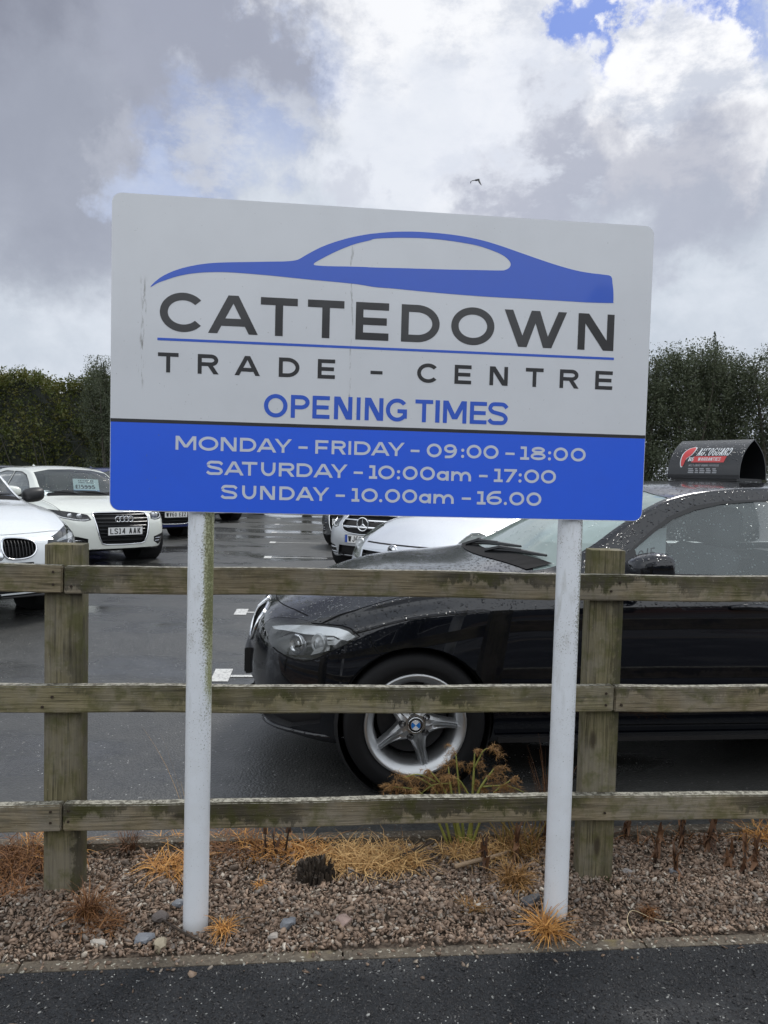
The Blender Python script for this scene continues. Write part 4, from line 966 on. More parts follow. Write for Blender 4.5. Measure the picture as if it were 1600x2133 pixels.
def base_car(name, label, X, Y, head, S, m_paint, ds=.04, wheels='ten', rim=.215, group='cars parked for sale', spin=0, windows=None, screen=None, sidecut=True, z=0.0, seats=True, rearglass=True, arch_deep=True, badge=None, steer=0.0, extra=None, door=True):
    """shell, glazing, wheels and interior common to every car; `extra(c, cv, T)` adds the face"""
    car = thing(name, label, 'car', (X, Y, z), head, group)
    bm, T = body_mesh(S, ds); cv = Carver(bm)
    # the near fenders swell over the wheels
    L_ = S['L']; side = lambda c_, n_: abs(c_.y) > .45 and abs(n_.y) > .15
    for wx in S['wb']: cv.cut('arch', circ(-wx, S['wr'] - .005, S['arch'], 40), 'y', lambda c_, n_: abs(c_.y) > .42 and c_.z < .8)
    P6 = lambda s: (T['y6'](s), T['z6'](s))
    sc_ = screen or (1.33, 2.02)
    zc = T['z8'](S.get('cowl', 1.2)) + .012
    left = [(T['y6'](s) - .050 + .012, T['z6'](s) + .010) for s in np.linspace(sc_[0] + .02, sc_[1], 9)]
    zt = T['z8'](sc_[1]) - .012
    ytop = left[-1][0]
    scr = [(-a, b) for a, b in left] + [(-ytop * .6, zt), (0, zt + .012), (ytop * .6, zt)] + left[::-1] + [(left[0][0] - .1, zc + .004), (0, zc)] + [(-left[0][0] + .1, zc + .004)]
    cv.cut('screen', scr, 'x', lambda c_, n_: -2.4 < c_.x < -1.0 and n_.x > .1)
    for i, wp in enumerate(windows or S['win']):
        cv.cut('side', wp, 'y', lambda c_, n_: abs(c_.y) > .40 and abs(n_.y) > .3)
        # rubber and chrome trim border just outside the opening
    for wp in (windows or S['win']):
        cx = sum(p[0] for p in wp) / len(wp); cz = sum(p[1] for p in wp) / len(wp)
        big_ = [(cx + (p[0] - cx) * (1 + .022 / max(.12, math.hypot(p[0] - cx, p[1] - cz))), cz + (p[1] - cz) * (1 + .022 / max(.12, math.hypot(p[0] - cx, p[1] - cz)))) for p in wp]
        cv.cut('trim', big_, 'y', lambda c_, n_: abs(c_.y) > .40 and abs(n_.y) > .3, only=(0,))
    if rearglass:
        re_ = [(-.50, 1.02), (.50, 1.02), (.47, 1.25), (.3, 1.29), (-.3, 1.29), (-.47, 1.25)]
        cv.cut('rearglass', re_, 'x', lambda c_, n_: c_.x < -(L_ - .65) and n_.x < -.2)
    if door:
        for ln in S['shut']: cv.strip('gap', ln, .006, 'y', lambda c_, n_: abs(c_.y) > .4 and abs(n_.y) > .2)
    for ln in S.get('bonnet', []): cv.strip('gap', ln, .006, 'z', lambda c_, n_: n_.z > .25 and c_.z > .6)
    if extra: extra(car, cv, T)
    known = {'body', 'arch', 'gap', 'screen', 'side', 'trim', 'rearglass'}
    cv.piece('body', 'body', m_paint, car)
    cv.piece('gap', 'panel_gap', MT['gap'], car, push=-.004)
    cv.pieces('trim', 'window_trim', MT['black'], car, push=.0015, lip=-.003)
    cv.piece('screen', 'windscreen', MT['wet_sky_screen' if badge else 'screen'], car, push=-.003)
    cv.pieces('side', 'side_window', MT['glass'], car, push=-.004)
    cv.piece('rearglass', 'rear_window', MT['glass'], car, push=-.003)
    # wheel wells, arch lips and floor pan
    well = MB()
    for wx in S['wb']:
        for sd_ in (1, -1):
            Mx = Matrix.Translation((-wx, sd_ * .60, S['wr'] - .005)) @ Matrix.Scale(sd_, 4, (0, 1, 0))
            well.lathe([(S['arch'] - .012, .235), (S['arch'] + .002, .215), (S['arch'] + .004, -.12), (0, -.12)], 40, Mx)
    well.box(-L_ + .45, -.35, -.48, .48, .19, .34)
    well.box(-S['wb'][1] + .38, -S['wb'][0] - .38, -.74, .74, .20, .34)
    well.build('underbody', MT['gap'], car)
    for wx in S['wb']:
        for sd_ in (1, -1):
            wheel(car, -wx, sd_ * (T['y3'](wx) - .115), sd_, S['wr'], rim, wheels, steer if wx < 2 else 0, badge, spin)
    ins = MB(); ins.box(-S['L'] + .7, -1.25, -.70, .70, .34, .38); ins.box(-1.62, -1.28, -.68, .68, .38, .93); ins.build('dashboard', MT['dash'], car)
    if seats:
        for sy_ in (.36, -.36): obj_bm('seat', seat_bm(-2.29, sy_), MT['seat'], car, True)
        g = MB(); g.box(-3.45, -3.25, -.62, .62, .4, .98); g.build('rear_bench', MT['seat'], car)
        sw_ = MB(); V, F = ring(.175, .014); sw_.add([Matrix.Translation((-1.78, -.36, .86)) @ Matrix.Rotation(R(25), 4, 'Y') @ v for v in V], F); sw_.build('steering_wheel', MT['black'], car, True)
    car['_'] = 0; del car['_']
    return car, cv, T
def slat_bar(cv, y0, y1, z, hgt, dep, back, n=10, zc=0.0):
    """a bar across the nose that follows its curve; `back` metres behind the skin"""
    t_ = MB(); rows = []
    for i in range(n + 1):
        y = y0 + (y1 - y0) * i / n; zz = z + zc * (1 - ((2 * i / n) - 1) ** 2)
        h_ = cv.hit((1.0, y, zz), (-1, 0, 0)); x = (h_.x if h_ else -.05) - back
        rows.append([Vector((x, y, zz + hgt / 2)), Vector((x + dep * .35, y, zz)), Vector((x, y, zz - hgt / 2)), Vector((x - dep, y, zz - hgt / 2)), Vector((x - dep, y, zz + hgt / 2))])
    o = len(t_.v)
    for r_ in rows: t_.v += r_
    for i in range(n):
        for j in range(5): t_.f.append((o + i * 5 + j, o + i * 5 + (j + 1) % 5, o + (i + 1) * 5 + (j + 1) % 5, o + (i + 1) * 5 + j))
    return t_
def vbar(cv, y, z0, z1, wd, dep, back, n=6):
    t_ = MB(); rows = []
    for i in range(n + 1):
        z = z0 + (z1 - z0) * i / n; h_ = cv.hit((1.0, y, z), (-1, 0, 0)); x = (h_.x if h_ else -.05) - back
        rows.append([Vector((x, y - wd / 2, z)), Vector((x, y + wd / 2, z)), Vector((x - dep, y + wd / 2, z)), Vector((x - dep, y - wd / 2, z))])
    o = len(t_.v)
    for r_ in rows: t_.v += r_
    for i in range(n):
        for j in range(4): t_.f.append((o + i * 4 + j, o + i * 4 + (j + 1) % 4, o + (i + 1) * 4 + (j + 1) % 4, o + (i + 1) * 4 + j))
    return t_
def frame_line(cv, P, rad, off, n=5, closed=True, d='x'):
    """a round bead laid on the skin along an outline seen from the front"""
    pts = spl(P, n, closed); Q = []
    for a, b in pts + (pts[:1] if closed else []):
        h_ = cv.hit((1.5, a, b), (-1, 0, 0)) if d == 'x' else cv.hit((a, 2.0 * d, b), (0, -d, 0))
        if h_: Q.append(h_ + (Vector((off, 0, 0)) if d == 'x' else Vector((0, off * d, 0))))
    t_ = MB()
    if len(Q) > 2: t_.tube(Q, rad, 6, False)
    return t_
mirr = lambda P: [(-a, b) for a, b in P][::-1]
front = lambda lim: (lambda c_, n_: c_.x > -lim and n_.x > .12)
# silhouettes of the openings, (x, z) seen from the side
BODY['win'] = [[(-1.66, .992), (-1.70, 1.02), (-1.80, 1.088), (-1.91, 1.168), (-2.01, 1.228), (-2.13, 1.272), (-2.27, 1.303), (-2.47, 1.321), (-2.62, 1.325), (-2.62, .985), (-2.2, .98)],
               [(-2.70, .99), (-2.70, 1.325), (-3.1, 1.32), (-3.42, 1.285), (-3.56, 1.22), (-3.60, 1.03), (-3.55, 1.015)]]
BODY['shut'] = [[(-1.395, .30), (-1.395, .62), (-1.41, .80), (-1.45, .905)], [(-2.66, .30), (-2.66, .97)], [(-1.395, .30), (-2.66, .30)]]
BODY['bonnet'] = [[(-.33, .70), (-.5, .735), (-.8, .766), (-1.15, .785)], [(-.33, -.70), (-.5, -.735), (-.8, -.766), (-1.15, -.785)]]
CARLOC = Vector((-.246, 4.021, 1.40))
def oblique(pts, yl, centre):
    """outline given on the plane y = yl, carved along a slanting direction; returns (P, frame) for one side and its mirror image"""
    res = []
    for sg in (1, -1):
        C0 = Vector((CARLOC.x, CARLOC.y * sg, CARLOC.z)); ctr = Vector((centre[0], yl * sg, centre[1]))
        d = (ctr - C0).normalized(); ua = d.cross(Vector((0, 0, 1))).normalized(); ub = ua.cross(d)
        res.append(([(Vector((x, yl * sg, z)).dot(ua), Vector((x, yl * sg, z)).dot(ub)) for x, z in pts], (d, ua, ub), sg))
    return res
def sgn(s): return lambda c_, n_: c_.y * s > .25 and c_.x > -1.0
# --- near car: black hatchback with its side to the fence
HL = [(-.125, .736), (-.173, .744), (-.246, .743), (-.319, .741), (-.39, .734), (-.445, .728), (-.479, .715), (-.515, .683), (-.481, .661), (-.436, .638), (-.389, .616), (-.345, .593), (-.312, .580), (-.275, .576), (-.238, .584), (-.197, .599), (-.160, .621), (-.131, .644), (-.117, .679), (-.116, .712)]
def bmw_face(dark, plate, E2=None):
    def ex_(car, cv, T):
        for P, fr, sg in oblique(HL, .76, (-.30, .66)):
            big = [(a, b) for a, b in P]; cx = sum(a for a, b in big) / len(big); cz = sum(b for a, b in big) / len(big)
            rim_ = [(cx + (a - cx) * 1.035, cz + (b - cz) * 1.09) for a, b in big]
            cv.cut('lampgap', rim_, fr, sgn(sg)); cv.cut('lamp%d' % (sg > 0), P, fr, sgn(sg))
            E_ = spl(E2 or [(.43, .645), (.44, .70), (.52, .722), (.66, .735), (.70, .70), (.66, .62), (.56, .595), (.47, .61)], 2); cv.cut('lamp%d' % (sg > 0), E_ if sg > 0 else mirr(E_), 'x', lambda c_, n_: c_.x > (-.60 if E2 else -.36) and n_.x > (.05 if E2 else .25))
        for sg in (1, -1):
            K = [(.035, .60), (.028, .66), (.05, .712), (.12, .722), (.22, .712), (.285, .69), (.31, .65), (.30, .605), (.255, .565), (.16, .550), (.07, .560)]
            K = spl(K, 3)
            if sg < 0: K = mirr(K)
            cv.cut('grille%d' % (sg > 0), K, 'x', front(.35))
            I = [(.50, .26), (.54, .41), (.72, .42), (.79, .37), (.77, .30), (.66, .245)]
            cv.cut('intake', I if sg > 0 else mirr(I), 'x', lambda c_, n_: c_.x > -.7 and n_.x > .1)
        cv.cut('intake', [(-.46, .25), (.46, .25), (.42, .40), (-.42, .40)], 'x', front(.4))
        cv.strip('gap', [(-.56, .693), (-.585, .652), (-.63, .60)], .005, 'y', lambda c_, n_: abs(c_.y) > .5)
        nose = [(T['z8'](0) * 0 - .155, y) for y in np.linspace(-.62, .62, 15)]
        cv.strip('gap', [(-.135 - .16 * (abs(y) / .62) ** 2.2, y) for _, y in nose], .006, 'z', lambda c_, n_: n_.z > .2 and c_.z > .6)
        cv.pieces('lampgap', 'headlight_seal', MT['gap'], car, push=-.004)
        for i in (0, 1):
            nm = 'lamp%d' % i; sg = 1 if i else -1
            h_ = cv.piece(nm, 'headlight', MT['bowl'], car, push=-.04, lip=.038)
            c_ = cv.piece(nm, 'lens', MT['lens'], h_, push=-.001)
            # inner fittings: silver brow, projector barrel, shelves
            P, fr, _ = [q for q in oblique(HL, .76, (-.30, .66)) if q[2] == sg][0]
            def on(x, z, back):
                C0 = Vector((CARLOC.x, CARLOC.y * sg, CARLOC.z)); p = Vector((x, .76 * sg, z)); d = (p - C0).normalized(); hh = cv.hit(C0, d)
                return (hh if hh else p) - cv.nrm(hh if hh else p) * back
            br = MB(); up_ = [(-.135, .732), (-.20, .738), (-.28, .737), (-.36, .732), (-.43, .724), (-.47, .710), (-.505, .683)]; lo_ = [(-.14, .722), (-.19, .715), (-.276, .701), (-.355, .695), (-.405, .690), (-.437, .672), (-.47, .664)]
            for a, b in zip(up_, lo_): br.v += [on(*a, .004), on(*b, .010)]
            br.f = [(2 * j, 2 * j + 1, 2 * j + 3, 2 * j + 2) for j in range(6)]
            br.build('lamp_brow', MT['lampsilver'], h_, True)
            b2 = MB(); A_ = [(-.437, .672), (-.41, .646), (-.35, .646), (-.335, .66), (-.40, .668)]
            b2.add([on(*a, .02) for a in A_], [(0, 1, 2, 3, 4)]); A_ = [(-.30, .60), (-.385, .622), (-.385, .640), (-.34, .636), (-.315, .622)]; b2.add([on(*a, .018) for a in A_], [(0, 1, 2, 3, 4)])
            A_ = [(-.335, .695), (-.40, .688), (-.425, .668), (-.40, .672), (-.335, .678)]; b2.add([on(*a, .024) for a in A_], [(0, 1, 2, 3, 4)])
            b2.build('reflector', MT['lampsilver'], h_)
            for xc in (-.335, -.235):
                t_ = MB(); p = on(xc, .655, .034); d = Vector((.75, .62 * sg, .05)).normalized(); q = d.to_track_quat('Y', 'Z').to_matrix().to_4x4()
                t_.lathe([(.042, -.02), (.046, .012), (.040, .017), (.035, .004), (.02, .012), (0, .015)], 24, Matrix.Translation(p) @ q); t_.build('projector', MT['lampsilver'] if xc < -.3 else MT['chrome'], h_, True)
            g = cv.piece('grille%d' % i, 'grille', MT['gap'], car, push=-.05, lip=.05)
            y0 = .05 * sg
            for q in range(9):
                y = sg * (.055 + .028 * q); vbar(cv, y, .565 + .02 * abs(q - 4) / 4, .705 - .012 * q / 8, .006, .03, .004).build('grille_bar', MT['black'], g)
            K = [(.035, .60), (.028, .66), (.05, .712), (.12, .722), (.22, .712), (.285, .69), (.31, .65), (.30, .605), (.255, .565), (.16, .550), (.07, .560)]
            frame_line(cv, K if sg > 0 else mirr(K), .0085, .004, 3).build('grille_surround', MT['chrome'], g, True)
        cv.pieces('intake', 'lower_intake', MT['black'], car, push=-.03, lip=.03)
        h_ = cv.hit((1, 0, .46), (-1, 0, 0)); plate_at(car, Matrix.Translation((h_.x + .012, 0, .455)), plate)
        pm = MB(); pm.box(h_.x - .06, h_.x + .0055, -.27, .27, .39, .52); pm.build('plate_mount', MT['black'], car)
        for sg in (1, -1): slat_bar(cv, sg * .02, sg * .80, .232, .022, .05, -.010, 20).build('bumper_lip', MT['p_black'] if dark else MT['black'], car, True)
        # badge on the nose
        h_ = cv.hit((1, 0, .735), (-1, 0, -.15)); hb = h_ if h_ else Vector((-.08, 0, .74))
        bd = MB(); n_ = cv.nrm(hb); q = n_.to_track_quat('Y', 'Z').to_matrix().to_4x4(); bd.lathe([(0, .006), (.026, .006), (.038, .004), (.041, .0)], 28, Matrix.Translation(hb) @ q); bd.build('badge', MT['chrome'], car, True)
        # scuttle, wipers
        cw = MB(); n = 16; rows = []
        for j in range(n + 1):
            y = -.66 + 1.32 * j / n; c0 = .12 * (abs(y) / .66) ** 2
            a = cv.hit((-1.185 - c0, y, 2), (0, 0, -1)); b = cv.hit((-1.262 - c0 * 1.4, y, 2), (0, 0, -1))
            if a and b: rows.append((a + Vector((0, 0, .004)), b + Vector((0, 0, .006))))
        for a, b in rows: cw.v += [a, b]
        cw.f = [(2 * j, 2 * j + 1, 2 * j + 3, 2 * j + 2) for j in range(len(rows) - 1)]
        cw.build('scuttle', MT['scuttle'], car)
        S_ = lambda x, y, dz: (cv.hit((x, y, 2), (0, 0, -1)) or Vector((x, y, 1))) + Vector((0, 0, dz))
        wiper(car, S_(-1.235, -.28, .012), S_(-1.36, .38, .012)); wiper(car, S_(-1.24, .15, .012), S_(-1.42, .60, .012))
        tr = lambda a: 0
        for sg in (1, -1):
            mirror_part(car, -1.755, sg * .845, 1.02, sg, MT['p_black'] if dark else MT['black'])
            fd = MB(); P = [(-1.60, .985), (-1.80, .985), (-1.80, 1.088)]
            Q = [(cv.hit((x, sg * 2, z), (0, -sg, 0)) or Vector((x, sg * .76, z))) + Vector((0, sg * .003, 0)) for x, z in P]; fd.add(Q, [(0, 1, 2)]); fd.build('mirror_corner', MT['black'], car)
            hd = MB(); hx = [(-2.20, .842), (-2.26, .850), (-2.34, .848), (-2.40, .838)]
            Q = [(cv.hit((x, sg * 2, z), (0, -sg, 0)) or Vector((x, sg * .87, z))) + Vector((0, sg * (.004 if i in (0, 3) else .028), 0)) for i, (x, z) in enumerate(hx)]
            hd.tube(Q, [.012, .015, .015, .012], 8); hd.build('door_handle', MT['p_black'] if dark else MT['p_white'], car, True)
            sk_ = MB(); sk_.box(-3.06, -1.14, sg * .865 - .02, sg * .865 + .004, .235, .255); sk_.build('sill_strip', MT['black'], car)
            ind = MB(); Q = [(cv.hit((x, sg * 2, z), (0, -sg, 0)) or Vector((x, sg * .87, z))) + Vector((0, sg * .004, 0)) for x, z in ((-1.19, .755), (-1.29, .758), (-1.29, .778), (-1.19, .775))]
            ind.add(Q, [(0, 1, 2, 3)])
    return ex_
HEADB = R(186.5)
bmw, cvB, TB = base_car('parked_car', 'black wet hatchback close behind the fence with a warranty sign on its roof', -.70, 3.967, HEADB, BODY, MT['p_black'], ds=.03, wheels='star', rim=.220, badge='quarters', spin=39, extra=bmw_face(True, 'WF14 OXU'))
# --- white hatchback of the same kind, far left
bmw2, cvW, TW = base_car('parked_car', 'white hatchback with twin black kidney grilles and black mirrors at the left edge', -3.30, 6.38, R(-43.3), BODY, MT['p_white'], ds=.035, extra=bmw_face(False, 'WA13 KVM', [(.42, .62), (.43, .69), (.55, .735), (.72, .785), (.80, .80), (.81, .74), (.72, .66), (.55, .60)]))
bmw2.scale = (1.06, 1.06, 1.06)

# --- ivory hatchback with four rings
def shape(**kw):
    S = dict(BODY); S.update(kw); return S
A3 = shape(
    z6=[(0, .73), (.3, .815), (.77, .895), (1.15, .945), (1.35, .99), (1.55, 1.10), (1.8, 1.235), (2.0, 1.325), (2.3, 1.37), (3.1, 1.365), (3.7, 1.31), (4.0, 1.23), (4.2, 1.06), (4.32, .97)],
    y6=[(0, .52), (.3, .58), (.77, .63), (1.15, .69), (1.35, .70), (1.55, .675), (1.8, .63), (2.0, .605), (2.3, .59), (3.1, .57), (3.7, .55), (4.1, .53), (4.32, .54)],
    z8=[(0, .745), (.3, .84), (.77, .925), (1.05, .965), (1.13, .985), (1.55, 1.20), (1.8, 1.325), (2.0, 1.385), (2.4, 1.42), (3.1, 1.41), (3.7, 1.365), (4.0, 1.28), (4.2, 1.08), (4.32, .97)],
    cowl=1.12, setback=.30, sbp=2.3,
    win=[[(-1.56, .985), (-1.72, 1.09), (-1.9, 1.19), (-2.05, 1.255), (-2.25, 1.30), (-2.5, 1.315), (-2.58, 1.315), (-2.58, .99), (-2.1, .985)], [(-2.66, .995), (-2.66, 1.315), (-3.05, 1.31), (-3.4, 1.27), (-3.55, 1.2), (-3.58, 1.03)]],
    shut=[[(-1.36, .30), (-1.36, .65), (-1.38, .9)], [(-2.62, .30), (-2.62, .97)], [(-1.36, .30), (-2.62, .30)]])
def rings_face(paint_, plate, chrome=True, plain=False):
    def ex_(car, cv, T):
        G = [(-.41, .70), (-.395, .745), (-.32, .765), (.32, .765), (.395, .745), (.41, .70), (.37, .46), (.33, .36), (.26, .315), (-.26, .315), (-.33, .36), (-.37, .46)]
        G = spl(G, 2)
        cv.cut('grille', G, 'x', front(.35))
        for sg in (1, -1):
            H_ = [(.45, .665), (.47, .735), (.60, .765), (.74, .785), (.84, .80), (.83, .745), (.78, .69), (.66, .655), (.53, .645)]
            F_ = [(.50, .33), (.50, .40), (.62, .43), (.80, .46), (.82, .40), (.74, .30), (.60, .275)]
            cv.cut('lamp%d' % (sg > 0), H_ if sg > 0 else mirr(H_), 'x', lambda c_, n_: c_.x > -.95 and n_.x > .03)
            cv.cut('fog', F_ if sg > 0 else mirr(F_), 'x', lambda c_, n_: c_.x > -.8 and n_.x > .05)
        cv.cut('lip', [(-.70, .205), (.70, .205), (.68, .245), (-.68, .245)], 'x', front(.5))
        cv.strip('gap', [(-.115 - .19 * (abs(y) / .62) ** 2.2, y) for y in np.linspace(-.62, .62, 15)], .006, 'z', lambda c_, n_: n_.z > .2 and c_.z > .6)
        g = cv.piece('grille', 'grille', MT['gap'], car, push=-.05, lip=.05)
        for q in range(8):
            z = .37 + .052 * q; w_ = .31 + .09 * min(1, (z - .33) / .36)
            slat_bar(cv, -w_, w_, z, .012, .02, .012).build('grille_slat', MT['lampdark'], g)
        frame_line(cv, G, .011, .003, 1).build('grille_surround', MT['chrome'], g, True)
        if not plain:
            hx = cv.hit((1, 0, .675), (-1, 0, 0)).x + .012
            for i in range(4):
                V, F = ring(.040, .0065); rb = MB(); rb.add([Vector((hx + v.x, v.y + (-.0945 + .063 * i), v.z + .675)) for v in V], F); rb.build('emblem_ring', MT['chrome'], g, True)
        hx = cv.hit((1, 0, .50), (-1, 0, 0)).x; plate_at(car, Matrix.Translation((hx + .014, 0, .505)), plate)
        for i in (0, 1):
            sg = 1 if i else -1
            h_ = cv.piece('lamp%d' % i, 'headlight', MT['lampdark'], car, push=-.05, lip=.05)
            if not h_: continue
            cv.piece('lamp%d' % i, 'lens', MT['lens'], h_, push=-.001)
            for y, z, r_ in ((.56, .715, .034), (.66, .72, .03)):
                p = cv.hit((1, sg * y, z), (-1, 0, 0))
                if p:
                    t_ = MB(); t_.lathe([(r_, -.02), (r_, .01), (r_ * .8, .014), (r_ * .4, .02), (0, .022)], 20, Matrix.Translation(p + Vector((-.045, 0, 0))) @ Matrix.Rotation(R(-90), 4, 'Z')); t_.build('projector', MT['lampsilver'], h_, True)
            Pb = [(.48, .672), (.56, .662), (.66, .674), (.76, .70), (.82, .75)]
            frame_line(cv, Pb if sg > 0 else [(-a, b) for a, b in Pb], .008, -.01, 3, False).build('lamp_strip', MT['lampsilver'], h_, True)
        fg = cv.piece('fog', 'fog_intake', MT['gap'], car, push=-.035, lip=.035)
        for sg in (1, -1):
            for z in (.335, .375):
                slat_bar(cv, sg * .53, sg * .77, z, .010, .015, .010).build('intake_slat', MT['chrome'], fg)
        cv.piece('lip', 'lower_lip', MT['black'], car, push=-.012, lip=.012)
        S_ = lambda x, y, dz: (cv.hit((x, y, 2), (0, 0, -1)) or Vector((x, y, 1))) + Vector((0, 0, dz))
        cw = MB(); rows = []
        for j in range(13):
            y = -.64 + 1.28 * j / 12; c0 = .11 * (abs(y) / .64) ** 2; rows.append((S_(-1.075 - c0, y, .004), S_(-1.20 - c0, y, .008)))
        for a, b in rows: cw.v += [a, b]
        cw.f = [(2 * j, 2 * j + 1, 2 * j + 3, 2 * j + 2) for j in range(12)]; cw.build('scuttle', MT['scuttle'], car)
        wiper(car, S_(-1.15, .25, .012), S_(-1.27, -.40, .012)); wiper(car, S_(-1.15, -.2, .012), S_(-1.34, -.62, .012))
        for sg in (1, -1):
            mirror_part(car, -1.66, sg * .85, 1.03, sg, paint_, .92)
            hd = MB(); Q = [(cv.hit((x, sg * 2, z), (0, -sg, 0)) or Vector((x, sg * .87, z))) + Vector((0, sg * (.004 if i_ in (0, 3) else .026), 0)) for i_, (x, z) in enumerate(((-2.24, .862), (-2.30, .868), (-2.38, .868), (-2.44, .862)))]
            hd.tube(Q, [.01, .013, .013, .01], 8); hd.build('door_handle', paint_, car, True)
        fin = MB(); p = S_(-3.45, 0, -.004); fin.add([p + Vector(q) for q in ((.09, -.02, 0), (.09, .02, 0), (-.05, .025, 0), (-.05, -.025, 0), (-.055, 0, .055), (-.02, 0, .045))], [(0, 1, 5), (1, 2, 4, 5), (2, 3, 4), (3, 0, 5, 4)]); fin.build('antenna', paint_, car)
    return ex_
aud, cvA, TA = base_car('parked_car', 'ivory white hatchback with a dark four-ring grille and a price card in its windscreen', -3.73, 10.72, R(-44.6), A3, MT['p_cream'], ds=.04, screen=(1.24, 1.93), extra=rings_face(MT['p_cream'], 'LS14 AAK'))
aud2, cvA2, TA2 = base_car('parked_car', 'dark blue car with a chrome-framed grille, half hidden behind the left sign post', -4.20, 15.0, R(-41), A3, MT['p_blue'], ds=.05, screen=(1.24, 1.93), extra=rings_face(MT['p_blue'], 'WV60 EZZ'))
# --- silver tall hatchback with a star grille
BC = shape(
    z5=[(0, .72), (.3, .82), (.77, .93), (1.3, 1.0), (2.0, 1.02), (3.0, 1.05), (4.0, 1.08), (4.32, 1.0)],
    z4=[(0, .655), (.3, .73), (.77, .82), (1.3, .87), (2.5, .90), (3.4, .94), (4.32, .90)],
    z6=[(0, .74), (.3, .86), (.77, .975), (1.1, 1.03), (1.3, 1.10), (1.55, 1.25), (1.8, 1.38), (2.05, 1.46), (2.4, 1.50), (3.3, 1.49), (3.9, 1.42), (4.1, 1.33), (4.22, 1.15), (4.32, 1.02)],
    z8=[(0, .755), (.3, .885), (.77, 1.0), (1.0, 1.045), (1.08, 1.065), (1.5, 1.31), (1.8, 1.46), (2.05, 1.525), (2.5, 1.555), (3.3, 1.54), (3.9, 1.48), (4.1, 1.38), (4.22, 1.17), (4.32, 1.02)],
    y6=[(0, .52), (.3, .58), (.77, .63), (1.1, .69), (1.3, .70), (1.55, .675), (1.8, .64), (2.05, .61), (2.4, .60), (3.3, .58), (4.1, .55), (4.32, .55)],
    cowl=1.08, setback=.32, sbp=2.2,
    win=[[(-1.5, 1.06), (-1.7, 1.18), (-1.95, 1.33), (-2.2, 1.41), (-2.5, 1.44), (-2.58, 1.44), (-2.58, 1.06)], [(-2.66, 1.07), (-2.66, 1.44), (-3.1, 1.435), (-3.5, 1.40), (-3.68, 1.3), (-3.7, 1.1)]])
def star_face(car, cv, T):
    G = [(-.41, .70), (-.42, .80), (-.38, .83), (.38, .83), (.42, .80), (.41, .70), (.36, .63), (.25, .585), (0, .565), (-.25, .585), (-.36, .63)]
    G = spl(G, 2); cv.cut('grille', G, 'x', front(.5))
    for sg in (1, -1):
        H_ = [(.47, .66), (.50, .76), (.56, .85), (.66, .90), (.80, .93), (.83, .86), (.80, .76), (.70, .66), (.56, .63)]
        F_ = [(.47, .27), (.52, .38), (.62, .40), (.80, .43), (.84, .36), (.76, .27)]
        cv.cut('lamp%d' % (sg > 0), H_ if sg > 0 else mirr(H_), 'x', lambda c_, n_: c_.x > -.9 and n_.x > .05)
        cv.cut('fog', F_ if sg > 0 else mirr(F_), 'x', lambda c_, n_: c_.x > -.8 and n_.x > .05)
    cv.cut('intake', [(-.46, .25), (.46, .25), (.42, .40), (-.42, .40)], 'x', front(.5))
    g = cv.piece('grille', 'grille', MT['gap'], car, push=-.05, lip=.05)
    for z, w_ in ((.755, .40), (.665, .37)): slat_bar(cv, -w_, w_, z, .030, .02, .006).build('grille_slat', MT['chrome'], g)
    frame_line(cv, G, .010, .003, 1).build('grille_surround', MT['p_silver'], g, True)
    hx = cv.hit((1, 0, .70), (-1, 0, 0)).x + .015
    V, F = ring(.092, .009); rb = MB(); rb.add([Vector((hx + v.x, v.y, v.z + .71)) for v in V], F)
    for a in (90, 210, 330):
        a = R(a); e = Vector((0, math.cos(a), math.sin(a))); n_ = Vector((0, -math.sin(a), math.cos(a))); c0 = Vector((hx, 0, .71))
        rb.add([c0 + n_ * .014, c0 - n_ * .014, c0 + e * .09, c0 + Vector((.012, 0, 0))], [(0, 3, 2), (3, 1, 2)])
    rb.build('star_emblem', MT['chrome'], g)
    dk = MB(); dk.lathe([(0, -.004), (.09, -.006), (.09, -.04), (0, -.04)], 32, Matrix.Translation((hx, 0, .71)) @ Matrix.Rotation(R(-90), 4, 'Z')); dk.build('emblem_back', MT['black'], g)
    h_ = cv.hit((1, 0, .50), (-1, 0, 0)); plate_at(car, Matrix.Translation((h_.x + .014, 0, .50)), 'WJ62 BXO', True)
    for i in (0, 1):
        sg = 1 if i else -1
        h_ = cv.piece('lamp%d' % i, 'headlight', MT['lampcloudy'], car, push=-.05, lip=.05); cv.piece('lamp%d' % i, 'lens', MT['lens'], h_, push=-.001)
        Pb = [(.50, .67), (.55, .655), (.64, .672), (.72, .72), (.78, .80)]
        frame_line(cv, Pb if sg > 0 else [(-a, b) for a, b in Pb], .01, -.008, 3, False).build('lamp_strip', MT['lampsilver'], h_, True)
        p = cv.hit((1, sg * .62, .76), (-1, 0, 0)); t_ = MB(); t_.lathe([(.05, -.01), (.05, .01), (.04, .0), (0, .016)], 20, Matrix.Translation(p + Vector((-.04, 0, 0))) @ Matrix.Rotation(R(-90), 4, 'Z')); t_.build('projector', MT['lampdark'], h_, True)
    fg = cv.piece('fog', 'fog_intake', MT['gap'], car, push=-.03, lip=.03)
    for sg in (1, -1):
        for z in (.29, .355): slat_bar(cv, sg * .48, sg * .80, z, .016, .02, .0).build('intake_slat', MT['p_silver'], fg)
    cv.piece('intake', 'lower_intake', MT['gap'], car, push=-.04, lip=.04)
    for sg in (1, -1): mirror_part(car, -1.55, sg * .86, 1.09, sg, MT['p_silver'], .95)
mer, cvM, TM = base_car('parked_car', 'silver tall hatchback with a round star badge in its two-bar grille', -.32, 10.35, R(-123.5), BC, MT['p_silver'], ds=.045, screen=(1.22, 1.95), extra=star_face)
